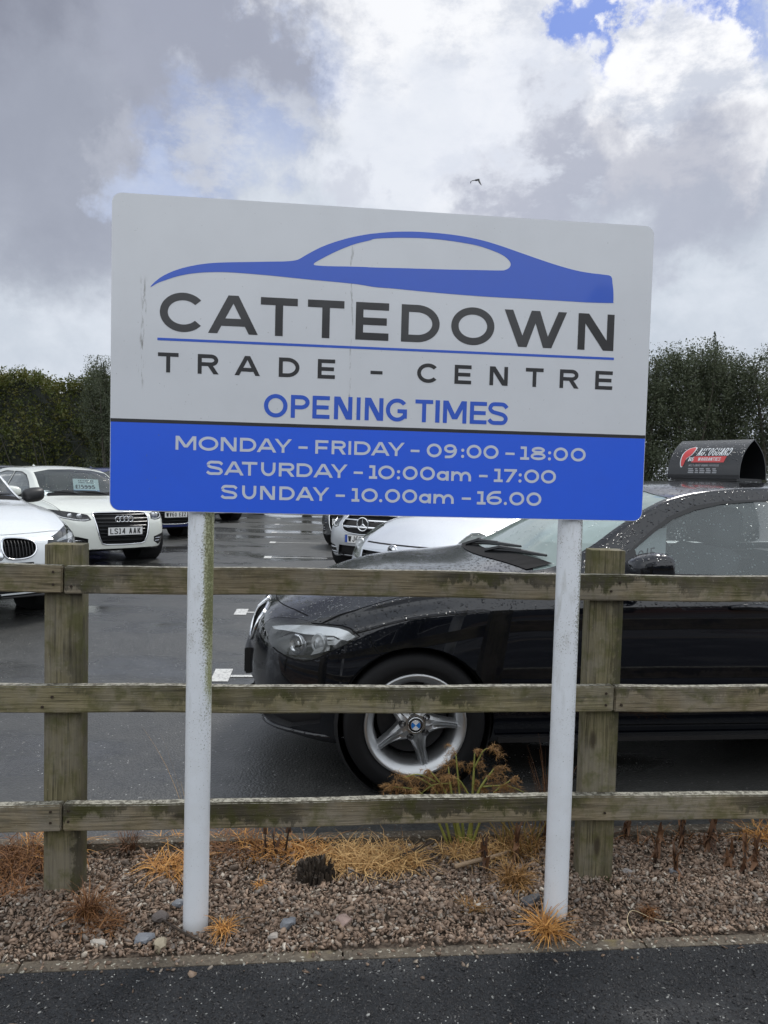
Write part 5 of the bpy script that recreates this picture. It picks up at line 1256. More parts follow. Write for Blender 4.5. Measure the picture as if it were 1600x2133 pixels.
# --- pale silver car with big cloudy headlights
OP = shape(
    z5=[(0, .72), (.3, .80), (.77, .89), (1.2, .95), (2.0, .975), (3.0, 1.0), (4.0, 1.04), (4.32, .98)],
    z6=[(0, .735), (.3, .84), (.77, .935), (1.1, .985), (1.3, 1.06), (1.55, 1.20), (1.8, 1.33), (2.05, 1.41), (2.4, 1.45), (3.3, 1.44), (3.9, 1.38), (4.1, 1.29), (4.22, 1.12), (4.32, .99)],
    z8=[(0, .75), (.3, .865), (.77, .965), (1.0, 1.01), (1.08, 1.03), (1.5, 1.27), (1.8, 1.41), (2.05, 1.475), (2.5, 1.50), (3.3, 1.49), (3.9, 1.43), (4.1, 1.33), (4.22, 1.13), (4.32, .99)],
    cowl=1.08, setback=.30, sbp=2.3, win=BC['win'],
    bonnet=[[(-.33, .66), (-.5, .69), (-.8, .72), (-1.1, .735)], [(-.33, -.66), (-.5, -.69), (-.8, -.72), (-1.1, -.735)]])
def cloudy_face(car, cv, T):
    for sg in (1, -1):
        H_ = [(.46, .60), (.475, .70), (.52, .765), (.60, .81), (.70, .845), (.80, .87), (.855, .875), (.85, .80), (.82, .72), (.74, .64), (.60, .58), (.50, .565)]
        cv.cut('lamp%d' % (sg > 0), H_ if sg > 0 else mirr(H_), 'x', lambda c_, n_: c_.x > -1.05 and n_.x > .0)
        cv.cut('lamp%d' % (sg > 0), spl([(-.20, .76), (-.35, .845), (-.62, .885), (-.80, .905), (-.83, .875), (-.80, .84), (-.55, .77), (-.25, .68)], 2), 'y', lambda c_, n_, sg=sg: c_.y * sg > .55 and n_.y * sg > .1)
        F_ = [(.50, .27), (.52, .40), (.74, .42), (.72, .28)]
        cv.cut('intake', F_ if sg > 0 else mirr(F_), 'x', front(.6))
    cv.cut('grille', [(-.43, .60), (-.44, .665), (.44, .665), (.43, .60), (.36, .575), (-.36, .575)], 'x', front(.5))
    cv.cut('gap', [(-.455, .732), (.455, .732), (.455, .745), (-.455, .745)], 'x', front(.5))
    cv.cut('intake', [(-.44, .24), (.44, .24), (.42, .42), (-.42, .42)], 'x', front(.5))
    g = cv.piece('grille', 'grille', MT['gap'], car, push=-.04, lip=.04)
    slat_bar(cv, -.42, .42, .62, .012, .02, .01).build('grille_slat', MT['black'], g)
    h_ = cv.hit((1, 0, .69), (-1, 0, 0)); V, F = ring(.052, .007); rb = MB(); rb.add([Vector((h_.x + .012 + v.x, v.y, v.z + .69)) for v in V], F)
    rb.lathe([(0, .006), (.05, .002), (.05, -.02)], 26, Matrix.Translation((h_.x + .004, 0, .69)) @ Matrix.Rotation(R(-90), 4, 'Z')); rb.build('badge', MT['chrome'], g, True)
    zz = MB(); zz.box(0, .003, -.045, .045, -.006, .006, Matrix.Translation((h_.x + .012, 0, .69)) @ Matrix.Rotation(R(-22), 4, 'X')); zz.build('badge_bar', MT['lampdark'], g)
    for i in (0, 1):
        sg = 1 if i else -1
        h_ = cv.piece('lamp%d' % i, 'headlight', MT['lampcloudy'], car, push=-.03, lip=.03); cv.piece('lamp%d' % i, 'lens', MT['lens'], h_, push=-.001)
        p = cv.hit((1, sg * .60, .70), (-1, 0, 0)); t_ = MB(); t_.lathe([(.06, -.01), (.06, .012), (.05, .0), (0, .02)], 20, Matrix.Translation(p + Vector((-.03, 0, 0))) @ Matrix.Rotation(R(-90), 4, 'Z')); t_.build('projector', MT['lampsilver'], h_, True)
    cv.pieces('intake', 'lower_intake', MT['black'], car, push=-.03, lip=.03)
    h_ = cv.hit((1, 0, .5), (-1, 0, 0)); plate_at(car, Matrix.Translation((h_.x + .014, 0, .49)), 'WK08 HTD')
    for sg in (1, -1): mirror_part(car, -1.55, sg * .86, 1.05, sg, MT['p_silver2'], .95)
ope, cvO, TO = base_car('parked_car', 'pale silver car with large cloudy headlights just beyond the black bonnet', .06, 7.0, R(-131.5), OP, MT['p_silver2'], ds=.045, screen=(1.22, 1.95), extra=cloudy_face)

# --- cars farther back, copies of the shells above in other colours
def dup_tree(o, parent=None):
    c_ = o.copy(); COL.objects.link(c_)
    if parent: c_.parent = parent
    for ch in list(o.children): dup_tree(ch, c_)
    return c_
def recolour(root, a, b):
    for o in [root] + list(root.children_recursive):
        if o.type == 'MESH':
            for i, ms in enumerate(o.material_slots):
                if ms.material == a: ms.link = 'OBJECT'; ms.material = b
def back_car(src, X, Y, head, a, b, label):
    r_ = dup_tree(src); r_.location = (X, Y, 0); r_.rotation_euler = (0, 0, head); r_['label'] = label
    recolour(r_, a, b); return r_
plainA, _, _ = base_car('parked_car', 'white car whose bumper corner shows to the right of the left sign post', -4.35, 20.6, R(-43), A3, MT['p_white'], ds=.055, screen=(1.24, 1.93), extra=rings_face(MT['p_white'], 'WN11 TYK', plain=True))
back_car(plainA, -4.5, 25.6, R(-44), MT['p_white'], MT['p_grey'], 'dark car farthest along the left row, only a wheel showing under the sign')
back_car(plainA, -7.6, 16.5, R(-45), MT['p_white'], MT['p_grey'], 'grey car with its roof showing behind the ivory hatchback and left of the sign')
back_car(plainA, -9.2, 13.6, R(-45), MT['p_white'], MT['p_silver'], 'pale silver car whose roof shows at the left edge behind the ivory hatchback')
back_car(plainA, -.75, 13.9, R(-124), MT['p_white'], MT['p_grey'], 'dark car with a pale bumper edge just left of the silver star-badged car')
back_car(mer, -.6, 17.4, R(-124), MT['p_silver'], MT['p_blue'], 'blue car hidden behind the sign in the right row')
back_car(plainA, 2.3, 6.15, R(-131), MT['p_white'], MT['p_cream'], 'pale ivory car seen only through the side windows of the black hatchback')
# ------------------------------------------------------------------ roof sign on the black car
def roof_sign():
    ang = R(-31); bx, by = 1.905, 4.30
    lo = Vector((bx, by, 0)) - Vector((bmw.location.x, bmw.location.y, 0)); lo.rotate(Matrix.Rotation(-HEADB, 3, 'Z'))
    hz = cvB.hit((lo.x, lo.y, 2.5), (0, 0, -1)).z
    ang = R(-57); rs = thing('warranty_roof_sign', 'black arched plastic warranty sign standing on the black car roof', 'roof sign', (bx, by, hz + .012), ang)
    Lh, B_, H_ = .225, .128, .213
    prof = catmull([(-B_, .0), (-B_ * 1.01, .03), (-B_ * .94, .085), (-B_ * .74, .14), (-B_ * .40, .186), (0, .222)], 8)   # (across, up), print side first
    arc = [0.0]
    for a, b in zip(prof, prof[1:]): arc.append(arc[-1] + float(np.linalg.norm(b - a)))
    tot = arc[-1]
    def at(u, f, off=0.0):      # f: 0 bottom .. 1 apex, along the arc of the print side
        d = f * tot; i = min(max(int(np.searchsorted(arc, d)) - 1, 0), len(prof) - 2); t = (d - arc[i]) / (arc[i + 1] - arc[i]); p = prof[i] * (1 - t) + prof[i + 1] * t
        tg = prof[i + 1] - prof[i]; n_ = np.array([-tg[1], tg[0]]) / np.linalg.norm(tg)
        return Vector((u, p[0] + n_[0] * off, p[1] + n_[1] * off))
    full = [tuple(p) for p in prof] + [(-p[0], p[1]) for p in prof[::-1][1:]]
    n = len(full); V = []; F = []
    for th in (0, -.004):
        for u in (-Lh, Lh):
            for i, (a, b) in enumerate(full):
                A, Bq = Vector(full[max(i - 1, 0)]), Vector(full[min(i + 1, n - 1)]); tg = (Bq - A).normalized(); V.append(Vector((u, a - tg.y * th * -1 * -1, b + tg.x * th)))
    for i in range(n - 1):
        F += [(i, i + 1, n + i + 1, n + i), (2 * n + i, 3 * n + i, 3 * n + i + 1, 2 * n + i + 1), (i, 2 * n + i, 2 * n + i + 1, i + 1), (n + i, n + i + 1, 3 * n + i + 1, 3 * n + i)]
    m_shell = paint('roof_sign_black', (.014, .015, .017), .8, 60.0, ro=.4)
    o = obj('shell', V, F, m_shell, rs, True); o.data.set_sharp_from_angle(angle=R(40))
    bs = MB(); bs.box(-Lh * .92, Lh * .92, -B_ * .95, B_ * .95, -.012, .004); bs.build('base_pad', MT['black'], rs)
    def put(polys, name, m_, par, off):   # polys in (u, f) with f scaled so that 1 = apex
        vv, ff = union(polys); return obj(name, [at(q.x, q.y / tot, off) for q in vv], ff, m_, par)
    W_ = 2 * Lh; ux = lambda q: -Lh + W_ * q
    def sub(polys, k=6):
        out_ = []
        for p in polys:
            if len(p) == 4:
                a, b, c_, d = [Vector(q) for q in p]
                for i in range(k):
                    t0, t1 = i / k, (i + 1) / k; out_.append([tuple(a.lerp(d, t0)), tuple(b.lerp(c_, t0)), tuple(b.lerp(c_, t1)), tuple(a.lerp(d, t1))])
            else: out_.append(p)
        return out_
    sh = .12
    def words(s_, q0, q1, f0, hh, t, m_, nm, off):
        V2, F2 = text_mesh(layout(s_, ux(q0), ux(q1), .18), 0, hh, t, sh)
        obj(nm, [at(x, (f0 + z) / tot, off) for x, z in V2], F2, m_, rs)
    WH = pbr('print_white', (.66, .68, .70), .4); GR = pbr('print_grey', (.30, .31, .33), .5)
    words('AUTOGUARD', .37, .82, .134, .056, .0052, WH, 'lettering', .0012)
    z0, z1 = .092, .130
    put(sub([[(ux(.325), z0), (ux(.775), z0), (ux(.795), z1), (ux(.345), z1)]]), 'red_bar', MT['red'], rs, .0012)
    words('WARRANTIES', .41, .72, .101, .021, .0030, WH, 'lettering', .0020)
    words('MULTI-AWARD WINNING PROVIDERS', .30, .72, .068, .0125, .0016, GR, 'lettering', .0012)
    for a, b in ((.30, .38), (.40, .445), (.46, .535), (.55, .62), (.64, .70)):
        pol = []
        for r_ in range(3):
            y0 = .030 + .0105 * r_; pol += [[(ux(a + .006 * (r_ == 1)), y0), (ux(b - .012 * (r_ == 2)), y0), (ux(b - .012 * (r_ == 2)), y0 + .007), (ux(a + .006 * (r_ == 1)), y0 + .007)]]
        put(pol, 'award_mark', GR, rs, .0012)
    hel = [(.19, .072), (.175, .10), (.172, .13), (.185, .16), (.215, .182), (.255, .194), (.30, .196), (.315, .182), (.31, .16), (.295, .14), (.27, .128), (.245, .118), (.235, .10), (.225, .078), (.21, .068)]
    H1 = [(ux(a), b) for a, b in spl(hel, 3)]; c0 = (sum(a for a, b in H1) / len(H1), sum(b for a, b in H1) / len(H1))
    def fan(P, off, m_, nm):
        V3 = []; F3 = []
        tri_ = tessellate_polygon([[Vector((a, b, 0)) for a, b in P]])
        obj(nm, [at(a, b / tot, off) for a, b in P], [tuple(t_) for t_ in tri_], m_, rs)
    out_ = [(c0[0] + (a - c0[0]) * 1.13 + (.002 if a > c0[0] else -.002), c0[1] + (b - c0[1]) * 1.08) for a, b in H1]
    fan(out_, .0012, WH, 'emblem_outline'); fan(H1, .0020, MT['red'], 'emblem')
    words('AGS', .275, .345, .098, .026, .005, WH, 'lettering', .0026)
roof_sign()
# ------------------------------------------------------------------ price cards in the windscreens
def car_pt(car, p): return Matrix.Rotation(car.rotation_euler[2], 4, 'Z') @ Vector(p) + car.location
def card(car, pts, label, text, blue_strip=True, arch=False, txt=None):
    """flat card propped inside a windscreen; pts: bottom-left, bottom-right, top-right, top-left as read"""
    P = [car_pt(car, p) for p in pts]; o0 = P[0].copy(); cd_ = thing('price_card', label, 'price card', o0, 0, 'cards in car windows')
    ux_, uy_ = P[1] - P[0], P[3] - P[0]; n_ = ux_.cross(uy_).normalized()
    def at(a, b, off): return ux_ * a + uy_ * b + n_ * off
    if arch: q = [(0, 0), (1, 0)] + [(.5 + .5 * math.cos(R(t_)), .25 + .75 * math.sin(R(t_))) for t_ in range(0, 181, 15)]
    else: q = [(0, 0), (1, 0), (1, 1), (0, 1)]
    n = len(q); V = [at(a, b, 0) for a, b in q] + [at(a, b, -.003) for a, b in q]
    obj('sheet', V, [tuple(range(n)), tuple(range(n, 2 * n))[::-1]] + [(i, i + n, (i + 1) % n + n, (i + 1) % n) for i in range(n)], MT['card'], cd_)
    if blue_strip: obj('strip', [at(a, b, .001) for a, b in ((0, 0), (1, 0), (1, .15), (0, .15))], [(0, 1, 2, 3)], MT['cardblue'], cd_)
    for s_, x0, x1, y0, hh, t in (txt or []):
        w_, h_ = ux_.length, uy_.length
        V2, F2 = text_mesh(layout(s_, x0 * w_, x1 * w_, .22), y0 * h_, hh * h_, t * h_)
        obj('lettering', [at(x / w_, z / h_, .0015) for x, z in V2], F2, MT['cardink'], cd_)
card(aud, [(-1.33, -.19, 1.025), (-1.31, .215, 1.015), (-1.72, .37, 1.225), (-1.71, -.05, 1.222)], 'white price card with a blue foot reading 15995 in the ivory car windscreen', '', True, False, [('\u00a3I5995', .08, .82, .24, .30, .055), ('TRADE CENTRE', .2, .8, .66, .09, .02), ('CATTEDOWN', .2, .8, .80, .12, .025)])
card(aud, [(-1.225, -.74, .975), (-1.215, -.49, .975), (-1.36, -.47, 1.045), (-1.37, -.72, 1.045)], 'small round-topped white card on the ivory car dashboard', '', False, True)
card(bmw, [(-1.93, .40, .95), (-2.14, .36, .99), (-2.13, .36, 1.20), (-1.93, .40, 1.13)], 'pale price card leaning in the black car window behind its mirror', '', False, False, [('19/5', .08, .7, .16, .34, .04)])

# ------------------------------------------------------------------ trees and hedge
def leafmat(name, a, b, c_):
    m_, k = mat(name); r_ = k.n('ShaderNodeNewGeometry').outputs['Random Per Island']; v = k.obj()
    col = k.mix(k.step(k.noise(v, 2.2, 4.0), .38, .62), k.mix(r_, a, b), c_)
    d = k.n('ShaderNodeBsdfDiffuse', {0: col}); t_ = k.n('ShaderNodeBsdfTranslucent', {0: col}); g = k.n('ShaderNodeBsdfGlossy', {0: (.5, .5, .5, 1), 'Roughness': .45})
    out(k, k.n('ShaderNodeMixShader', {0: .05, 1: k.n('ShaderNodeMixShader', {0: .25, 1: d, 2: t_}), 2: g})); return m_
LEAF_H = leafmat('hedge_leaf', (.062, .078, .017), (.150, .135, .030), (.085, .105, .026))
LEAF_T = leafmat('tree_leaf', (.054, .072, .042), (.112, .125, .068), (.080, .096, .056))
BARK = pbr('bark', (.075, .066, .052), .85, nz=.4, bumpst=.6, bsc=30.0)
CORE = leafmat('shaded_inner_leaf', (.012, .018, .008), (.02, .026, .012), (.015, .022, .01))  # shade inside the hedge put into a darker leaf colour
def leaf_cards(P, S, up=.0, asp=.55):
    """one folded leaf spray per point"""
    n = len(P); a = rng.normal(0, 1, (n, 3)); a[:, 2] += up; a /= np.linalg.norm(a, axis=1)[:, None]
    b = np.cross(a, rng.normal(0, 1, (n, 3))); b /= np.linalg.norm(b, axis=1)[:, None]
    S = S[:, None]
    V = np.stack([P - a * S * .5, P - b * S * asp * .5, P + a * S * .5, P + b * S * asp * .5], 1)
    return V.reshape(-1, 3), (np.arange(n)[:, None] * 4 + np.arange(4)[None]).reshape(-1, 4)
def shoots(n_clump, centre_fn, per, rad, size, vert=0.0):
    P = []
    for _ in range(n_clump):
        c_ = centre_fn(); k_ = int(per * rng.uniform(.5, 1.4)); q = np.clip(rng.normal(0, 1, (k_, 3)), -1.5, 1.5) * np.array([rad, rad, rad * (1 + vert)]) * rng.uniform(.6, 1.3); P.append(q + c_)
    P = np.concatenate(P); return P, size * rng.lognormal(0, .3, len(P))
def make_tree(i, H_, Rr, loc, label, group):
    t_ = thing('tree', label, 'tree', loc, random.uniform(0, 6), group)
    tr = MB(); tips = []
    for s in range(4):
        a = s * 1.57 + rng.uniform(-.5, .5); top = Vector((math.cos(a) * Rr * .75, math.sin(a) * Rr * .75, H_ * rng.uniform(.75, .92)))
        p0 = Vector((math.cos(a) * .12, math.sin(a) * .12, -.1)); mid = p0.lerp(top, .45) + Vector((rng.normal(0, .12), rng.normal(0, .12), 0)); mid.x *= .7; mid.y *= .7
        tr.tube([p0, p0.lerp(mid, .5), mid, mid.lerp(top, .5), top], [.085, .07, .055, .035, .012], 7)
        for b in range(5):
            st = mid.lerp(top, rng.uniform(-.2, .8)); e = st + Vector((rng.normal(0, .55), rng.normal(0, .55), rng.uniform(.3, 1.0))); tr.tube([st, st.lerp(e, .5) + Vector((0, 0, -.05)), e], [.025, .016, .006], 5); tips.append(e)
        tips.append(top)
    def cf():
        if rng.random() < .3: return np.array(tips[rng.integers(len(tips))]) + rng.normal(0, .15, 3)
        z = H_ * (.12 + .80 * rng.random() ** .75); f = (z / H_); rr = Rr * (.62 + .75 * math.sin(math.pi * min(1, f * .95)) ** .8) * math.sqrt(rng.random()); a = rng.uniform(0, 6.28)
        return np.array([math.cos(a) * rr, math.sin(a) * rr, z])
    P, S = shoots(300, cf, 120, .17, .062, .6)
    # upright leader shoots that give the ragged skyline
    Q = []
    for _ in range(16):
        a = rng.uniform(0, 6.28); rr = Rr * math.sqrt(rng.random()) * 1.0; z0 = H_ * rng.uniform(.70, .86); hl = rng.uniform(.4, .95); lean = rng.normal(0, .14, 2); m2 = int(230 * hl)
        f = rng.random(m2) ** .85
        tr.tube([(math.cos(a) * rr, math.sin(a) * rr, z0 - .3), (math.cos(a) * rr + lean[0], math.sin(a) * rr + lean[1], z0 + hl)], [.012, .004], 4)
        Q.append(np.stack([math.cos(a) * rr + lean[0] * f + np.clip(rng.normal(0, .085, m2), -.12, .12) * (1.12 - f), math.sin(a) * rr + lean[1] * f + np.clip(rng.normal(0, .085, m2), -.12, .12) * (1.05 - f), z0 + hl * f], 1))
    tr.build('trunk', BARK, t_, True)
    Q = np.concatenate(Q); P = np.concatenate([P, Q]); S = np.concatenate([S, .058 * rng.lognormal(0, .2, len(Q))])
    V, F = leaf_cards(P, S, .3); np_mesh('crown', V, F, LEAF_T, t_)
    return t_
TREES = []
def row_tree(proto, loc, sc, label, group):
    r_ = dup_tree(proto); r_.location = loc; r_.rotation_euler = (0, 0, random.uniform(0, 6.28)); r_.scale = sc; r_['label'] = label; r_['group'] = group; return r_
GT = 'trees along the far side of the car park'
protos = [make_tree(0, 6.6, 1.25, (10.6, 26.3, 0), 'tallest ragged grey-green tree just right of the sign board', GT),
          make_tree(1, 6.3, 1.2, (13.4, 26.0, 0), 'bushy grey-green tree at the right edge behind the roof sign', GT),
          make_tree(2, 6.1, 1.15, (8.9, 26.6, 0), 'grey-green tree partly hidden by the right edge of the sign', GT)]
extra_t = [(11.9, 27.0, 0, .97, 'rounded grey-green tree between the tall ragged tree and the right edge'), (15.2, 26.8, 2, 1.05, None), (12.6, 28.6, 1, .95, 'darker tree set back in the gap above the roof sign'), (9.8, 28.6, 1, .93, 'set-back tree filling the gap right of the sign board'),
           (7.2, 27.2, 0, .95, None), (5.6, 26.9, 1, .95, None), (4.0, 27.2, 2, 1.0, None), (2.3, 27.0, 0, .92, None), (.6, 27.3, 1, .95, None), (-1.1, 27.0, 2, .95, None), (-2.8, 27.2, 0, .88, None), (-4.6, 27.4, 1, .88, None), (-6.4, 27.6, 2, .88, None), (17.1, 26.6, 1, 1.0, None), (19.0, 27.0, 0, .95, None)]
for x, y, pi_, s_, lb in extra_t:
    row_tree(protos[pi_], (x, y, 0), (s_, s_, s_), lb or 'grey-green tree in the row hidden behind the sign or beyond the frame', GT)
row_tree(protos[1], (-10.0, 26.9, 0), (.62, .62, .885), 'taller spiky tree rising above the hedge at the left edge of the sign', GT)
hedge = thing('hedge', 'tall dense dark green hedge with an olive top behind the cars on the left', 'hedge', (-15.5, 28.2, 0), R(2))
def hedge_top(x): return 4.62 + .16 * math.sin(x * 1.3) + .10 * math.sin(x * 3.1 + 1) + .06 * math.sin(x * 7.3) + (.5 * max(0, (x - 5.0)) ** 1.0 * .35)
P = []
n = 66000
xs = rng.uniform(-9, 7.6, n); zt = np.array([hedge_top(x) for x in xs]); f = rng.random(n)
side_n = rng.random(n) < .72
zz = np.where(side_n, f * zt, zt + rng.normal(-.05, .14, n)); bul = .35 * np.sin(xs * 1.9) * np.sin(zz * 2.1 + xs) + .2 * np.sin(xs * 4.3 + zz * 3.7)
yy = np.where(side_n, -1.15 + bul - .0 + np.abs(rng.normal(0, .28, n)), rng.uniform(-1.2, 1.0, n))
pts = np.stack([xs, yy, zz], 1); V, F = leaf_cards(pts, .085 * rng.lognormal(0, .35, n), .2); np_mesh('foliage', V, F, LEAF_H, hedge)
sp_n = 260; Q = []
for _ in range(sp_n):
    x = rng.uniform(-9, 7.6); hl = rng.uniform(.15, .5); m2 = int(40 * hl) + 5; f = rng.random(m2); Q.append(np.stack([x + rng.normal(0, .05, m2), np.full(m2, rng.uniform(-1.0, .6)) + rng.normal(0, .05, m2), hedge_top(x) - .1 + hl * f], 1))
Q = np.concatenate(Q); V, F = leaf_cards(Q, .08 * rng.lognormal(0, .3, len(Q)), .6); np_mesh('top_shoots', V, F, LEAF_H, hedge)
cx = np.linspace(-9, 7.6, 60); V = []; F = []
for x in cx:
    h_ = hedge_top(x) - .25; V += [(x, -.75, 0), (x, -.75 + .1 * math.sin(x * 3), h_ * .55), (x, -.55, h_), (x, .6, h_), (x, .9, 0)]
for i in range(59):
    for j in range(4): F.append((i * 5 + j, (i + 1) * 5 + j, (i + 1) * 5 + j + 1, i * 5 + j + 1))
obj('shaded_inner_foliage', V, F, CORE, hedge)  # solid core added to block the sky, with the hedge's inner shade as colour
DBARK = pbr('dark_bark', (.035, .032, .024), .85, nz=.4)
for _ in range(26):
    st = MB(); x = rng.uniform(-8.5, 7.3); st.tube([(x, -1.35, -.1), (x + rng.normal(0, .25), -1.3, 1.2), (x + rng.normal(0, .5), -1.2, 2.8)], [.03, .022, .008], 5); st.build('trunk', DBARK, hedge, True)
tag(sheet('verge', -60, 70, 24.8, 90, .01, pbr('verge_grass', (.05, .062, .02), .9, nz=.5, bumpst=.6, bsc=20.0)), kind='structure')
# ------------------------------------------------------------------ house gable beyond the hedge
def house(name, label, loc, rz, w_, d_, h_, rh, wall, roof, wins, group=None):
    hs = thing(name, label, 'building', loc, rz, group); b = MB(); b.box(-w_ / 2, w_ / 2, -d_ / 2, d_ / 2, -.2, h_)
    o_ = len(b.v); b.add([(-w_ / 2, -d_ / 2, h_), (-w_ / 2, d_ / 2, h_), (-w_ / 2, 0, h_ + rh), (w_ / 2, -d_ / 2, h_), (w_ / 2, d_ / 2, h_), (w_ / 2, 0, h_ + rh)], [(0, 2, 1), (3, 4, 5)]); b.build('wall', wall, hs)
    r_ = MB(); e = .3
    for sg in (1, -1):
        y1 = sg * (d_ / 2 + e); z1 = h_ - e * rh / (d_ / 2)
        r_.add([(-w_ / 2 - e, 0, h_ + rh + .1), (w_ / 2 + e, 0, h_ + rh + .1), (w_ / 2 + e, y1, z1 + .1), (-w_ / 2 - e, y1, z1 + .1), (-w_ / 2 - e, 0, h_ + rh - .02), (w_ / 2 + e, 0, h_ + rh - .02), (w_ / 2 + e, y1, z1 - .02), (-w_ / 2 - e, y1, z1 - .02)], [(0, 1, 2, 3), (4, 7, 6, 5), (2, 6, 7, 3), (0, 3, 7, 4), (1, 5, 6, 2)])
    r_.build('roof', roof, hs)
    for fx, x, z, ww, wh in wins:
        fm = MB(); y = (d_ / 2) * fx; fm.box(x - ww / 2 - .06, x + ww / 2 + .06, min(y, y + .05 * fx), max(y, y + .05 * fx), z - .06, z + wh + .06); fo = fm.build('window', MT['white'], hs)
        pn = MB(); pn.box(x - ww / 2, x + ww / 2, min(y + .051 * fx, y + .06 * fx), max(y + .051 * fx, y + .06 * fx), z, z + wh); pn.build('pane', MT['lampdark'], fo)
    return hs
BR = pbr('brick', (.20, .105, .075), .85, nz=.25, bumpst=.4, bsc=20.0); REN = pbr('render_wall', (.42, .41, .38), .8, nz=.15); SLATE = pbr('slate_roof', (.085, .088, .095), .7, nz=.3, bumpst=.4, bsc=14.0); CLAD = pbr('metal_cladding', (.075, .082, .09), .5, nz=.15); LROOF = pbr('pale_roof', (.36, .37, .385), .6, nz=.15)
house('house', 'grey gabled roof peeping over the hedge at the far left', (-24.7, 46.0, 0), R(72), 9, 6.0, 5.6, 1.75, REN, LROOF, [])
# buildings and trees across the road, seen mirrored in paint and glass
house('warehouse', 'low dark clad unit across the road behind the viewer', (-4, -19, 0), R(4), 26, 12, 4.2, 1.2, CLAD, SLATE, [(1, -8, 1.0, 2.2, 1.4), (1, -3, 1.0, 2.2, 1.4), (1, 2.5, 1.0, 2.2, 1.4), (1, 8, 1.0, 2.2, 1.4)])
house('house', 'brick house across the road behind the viewer', (16, -17.5, 0), R(-3), 10, 8, 5.0, 2.4, BR, SLATE, [(1, -2.5, .9, 1.6, 1.2), (1, 2.5, .9, 1.6, 1.2), (1, -2.5, 3.2, 1.6, 1.1), (1, 2.5, 3.2, 1.6, 1.1)])
for x, y, s_ in ((-22, -15, 1.1), (-19, -16, 1.2), (-8.5, -12.6, .95), (1.5, -12.4, .9), (9.6, -13.5, 1.0), (23.5, -14, 1.1)):
    row_tree(protos[random.randrange(3)], (x, y, 0), (s_ * 1.25, s_ * 1.25, s_), 'grey-green roadside tree behind the viewer', 'trees across the road')
# ------------------------------------------------------------------ bird
def bird():
    b = thing('bird', 'small dark bird gliding with bent wings above the sign', 'bird', (4.32, 40, 17.02), R(-20))
    m_ = pbr('feathers', (.06, .06, .065), .8)
    bd = MB(); bd.tube([(-.03, 0, .03), (.02, 0, .035), (.10, 0, .03), (.19, 0, .045), (.235, 0, .06), (.26, 0, .06)], [.012, .035, .05, .042, .03, .008], 10); bd.build('body', m_, b, True)
    for pts, wd in (([(-.0, 0, .05), (-.13, 0, .045), (-.21, .01, 0), (-.225, .02, -.10)], [.05, .055, .04, .01]), ([(.14, 0, .06), (.22, -.02, 0), (.29, -.03, -.14), (.38, -.04, -.28)], [.06, .065, .05, .008])):
        w_ = MB()
        for i, p in enumerate(pts):
            p = Vector(p); q = Vector((.0, 1, .35)).normalized() * wd[i] + Vector((wd[i] * .5, 0, wd[i] * .25)); w_.v += [p + q, p + q + Vector((0, 0, -.012)), p - q + Vector((0, 0, -.012)), p - q]
        for i in range(len(pts) - 1):
            for j in range(4): w_.f.append((4 * i + j, 4 * i + (j + 1) % 4, 4 * i + 4 + (j + 1) % 4, 4 * i + 4 + j))
        w_.build('wing', m_, b, True)
    tl = MB(); tl.add([(-.02, -.02, .03), (-.02, .02, .03), (-.12, .04, .01), (-.12, -.04, .01)], [(0, 1, 2, 3)]); tl.build('tail', m_, b)
bird()

# ------------------------------------------------------------------ dead grass, weeds and loose pieces in the gravel strip
def strawmat(name, a, b):
    m_, k = mat(name); r_ = k.n('ShaderNodeNewGeometry').outputs['Random Per Island']
    bs = k.n('ShaderNodeBsdfPrincipled', {'Base Color': k.ramp(r_, [(0, a), (.55, tuple((x + y) / 2 for x, y in zip(a, b))), (1, b)]), 'Roughness': .6, 'Specular IOR Level': .3}); out(k, bs); return m_
STRAW = strawmat('dead_grass_straw', (.28, .11, .024), (.70, .37, .11)); PALE = strawmat('dead_grass_pale', (.36, .19, .065), (.72, .48, .21)); RUST = strawmat('dead_weed_brown', (.085, .034, .014), (.27, .125, .045)); DOCK = strawmat('dead_dock_leaf', (.06, .028, .016), (.24, .125, .065)); FERN = strawmat('dead_fern', (.13, .062, .02), (.36, .20, .065)); GSTEM = pbr('green_stem', (.25, .26, .06), .5, nz=.35, bsc=60.0); DKST = pbr('dark_stem', (.03, .018, .012), .7)
def blades(B0, az, ln, wd, lift, droop, seg=4, curl=.0):
    """tapered bent strips: B0 (n,3) roots, az heading, ln length, lift start angle, droop bend over the length"""
    n = len(az); p = B0.copy(); V = []; a = az.copy(); e = lift.copy(); sd_ = np.stack([-np.sin(az), np.cos(az), np.zeros(n)], 1)
    tw = rng.uniform(-.6, .6, n)[:, None]; sd_ = sd_ * np.cos(tw) + np.array([0, 0, 1.0]) * np.sin(tw)
    for i in range(seg + 1):
        w_ = (wd * (1 - (i / seg) ** 1.5 * .85))[:, None]; V += [p - sd_ * w_ / 2, p + sd_ * w_ / 2]
        d = np.stack([np.cos(a) * np.cos(e), np.sin(a) * np.cos(e), np.sin(e)], 1); p = p + d * (ln / seg)[:, None]; e = e - droop / seg; a = a + curl * rng.normal(0, 1, n) / seg
        p[:, 2] = np.maximum(p[:, 2], .004 + .010 * rng.random(n))
    V = np.stack(V, 1).reshape(-1, 3); k_ = 2 * (seg + 1); o = np.arange(n)[:, None] * k_
    F = np.concatenate([o + np.array([[2 * i, 2 * i + 1, 2 * i + 3, 2 * i + 2]]) for i in range(seg)]).reshape(-1, 4)
    return V, F
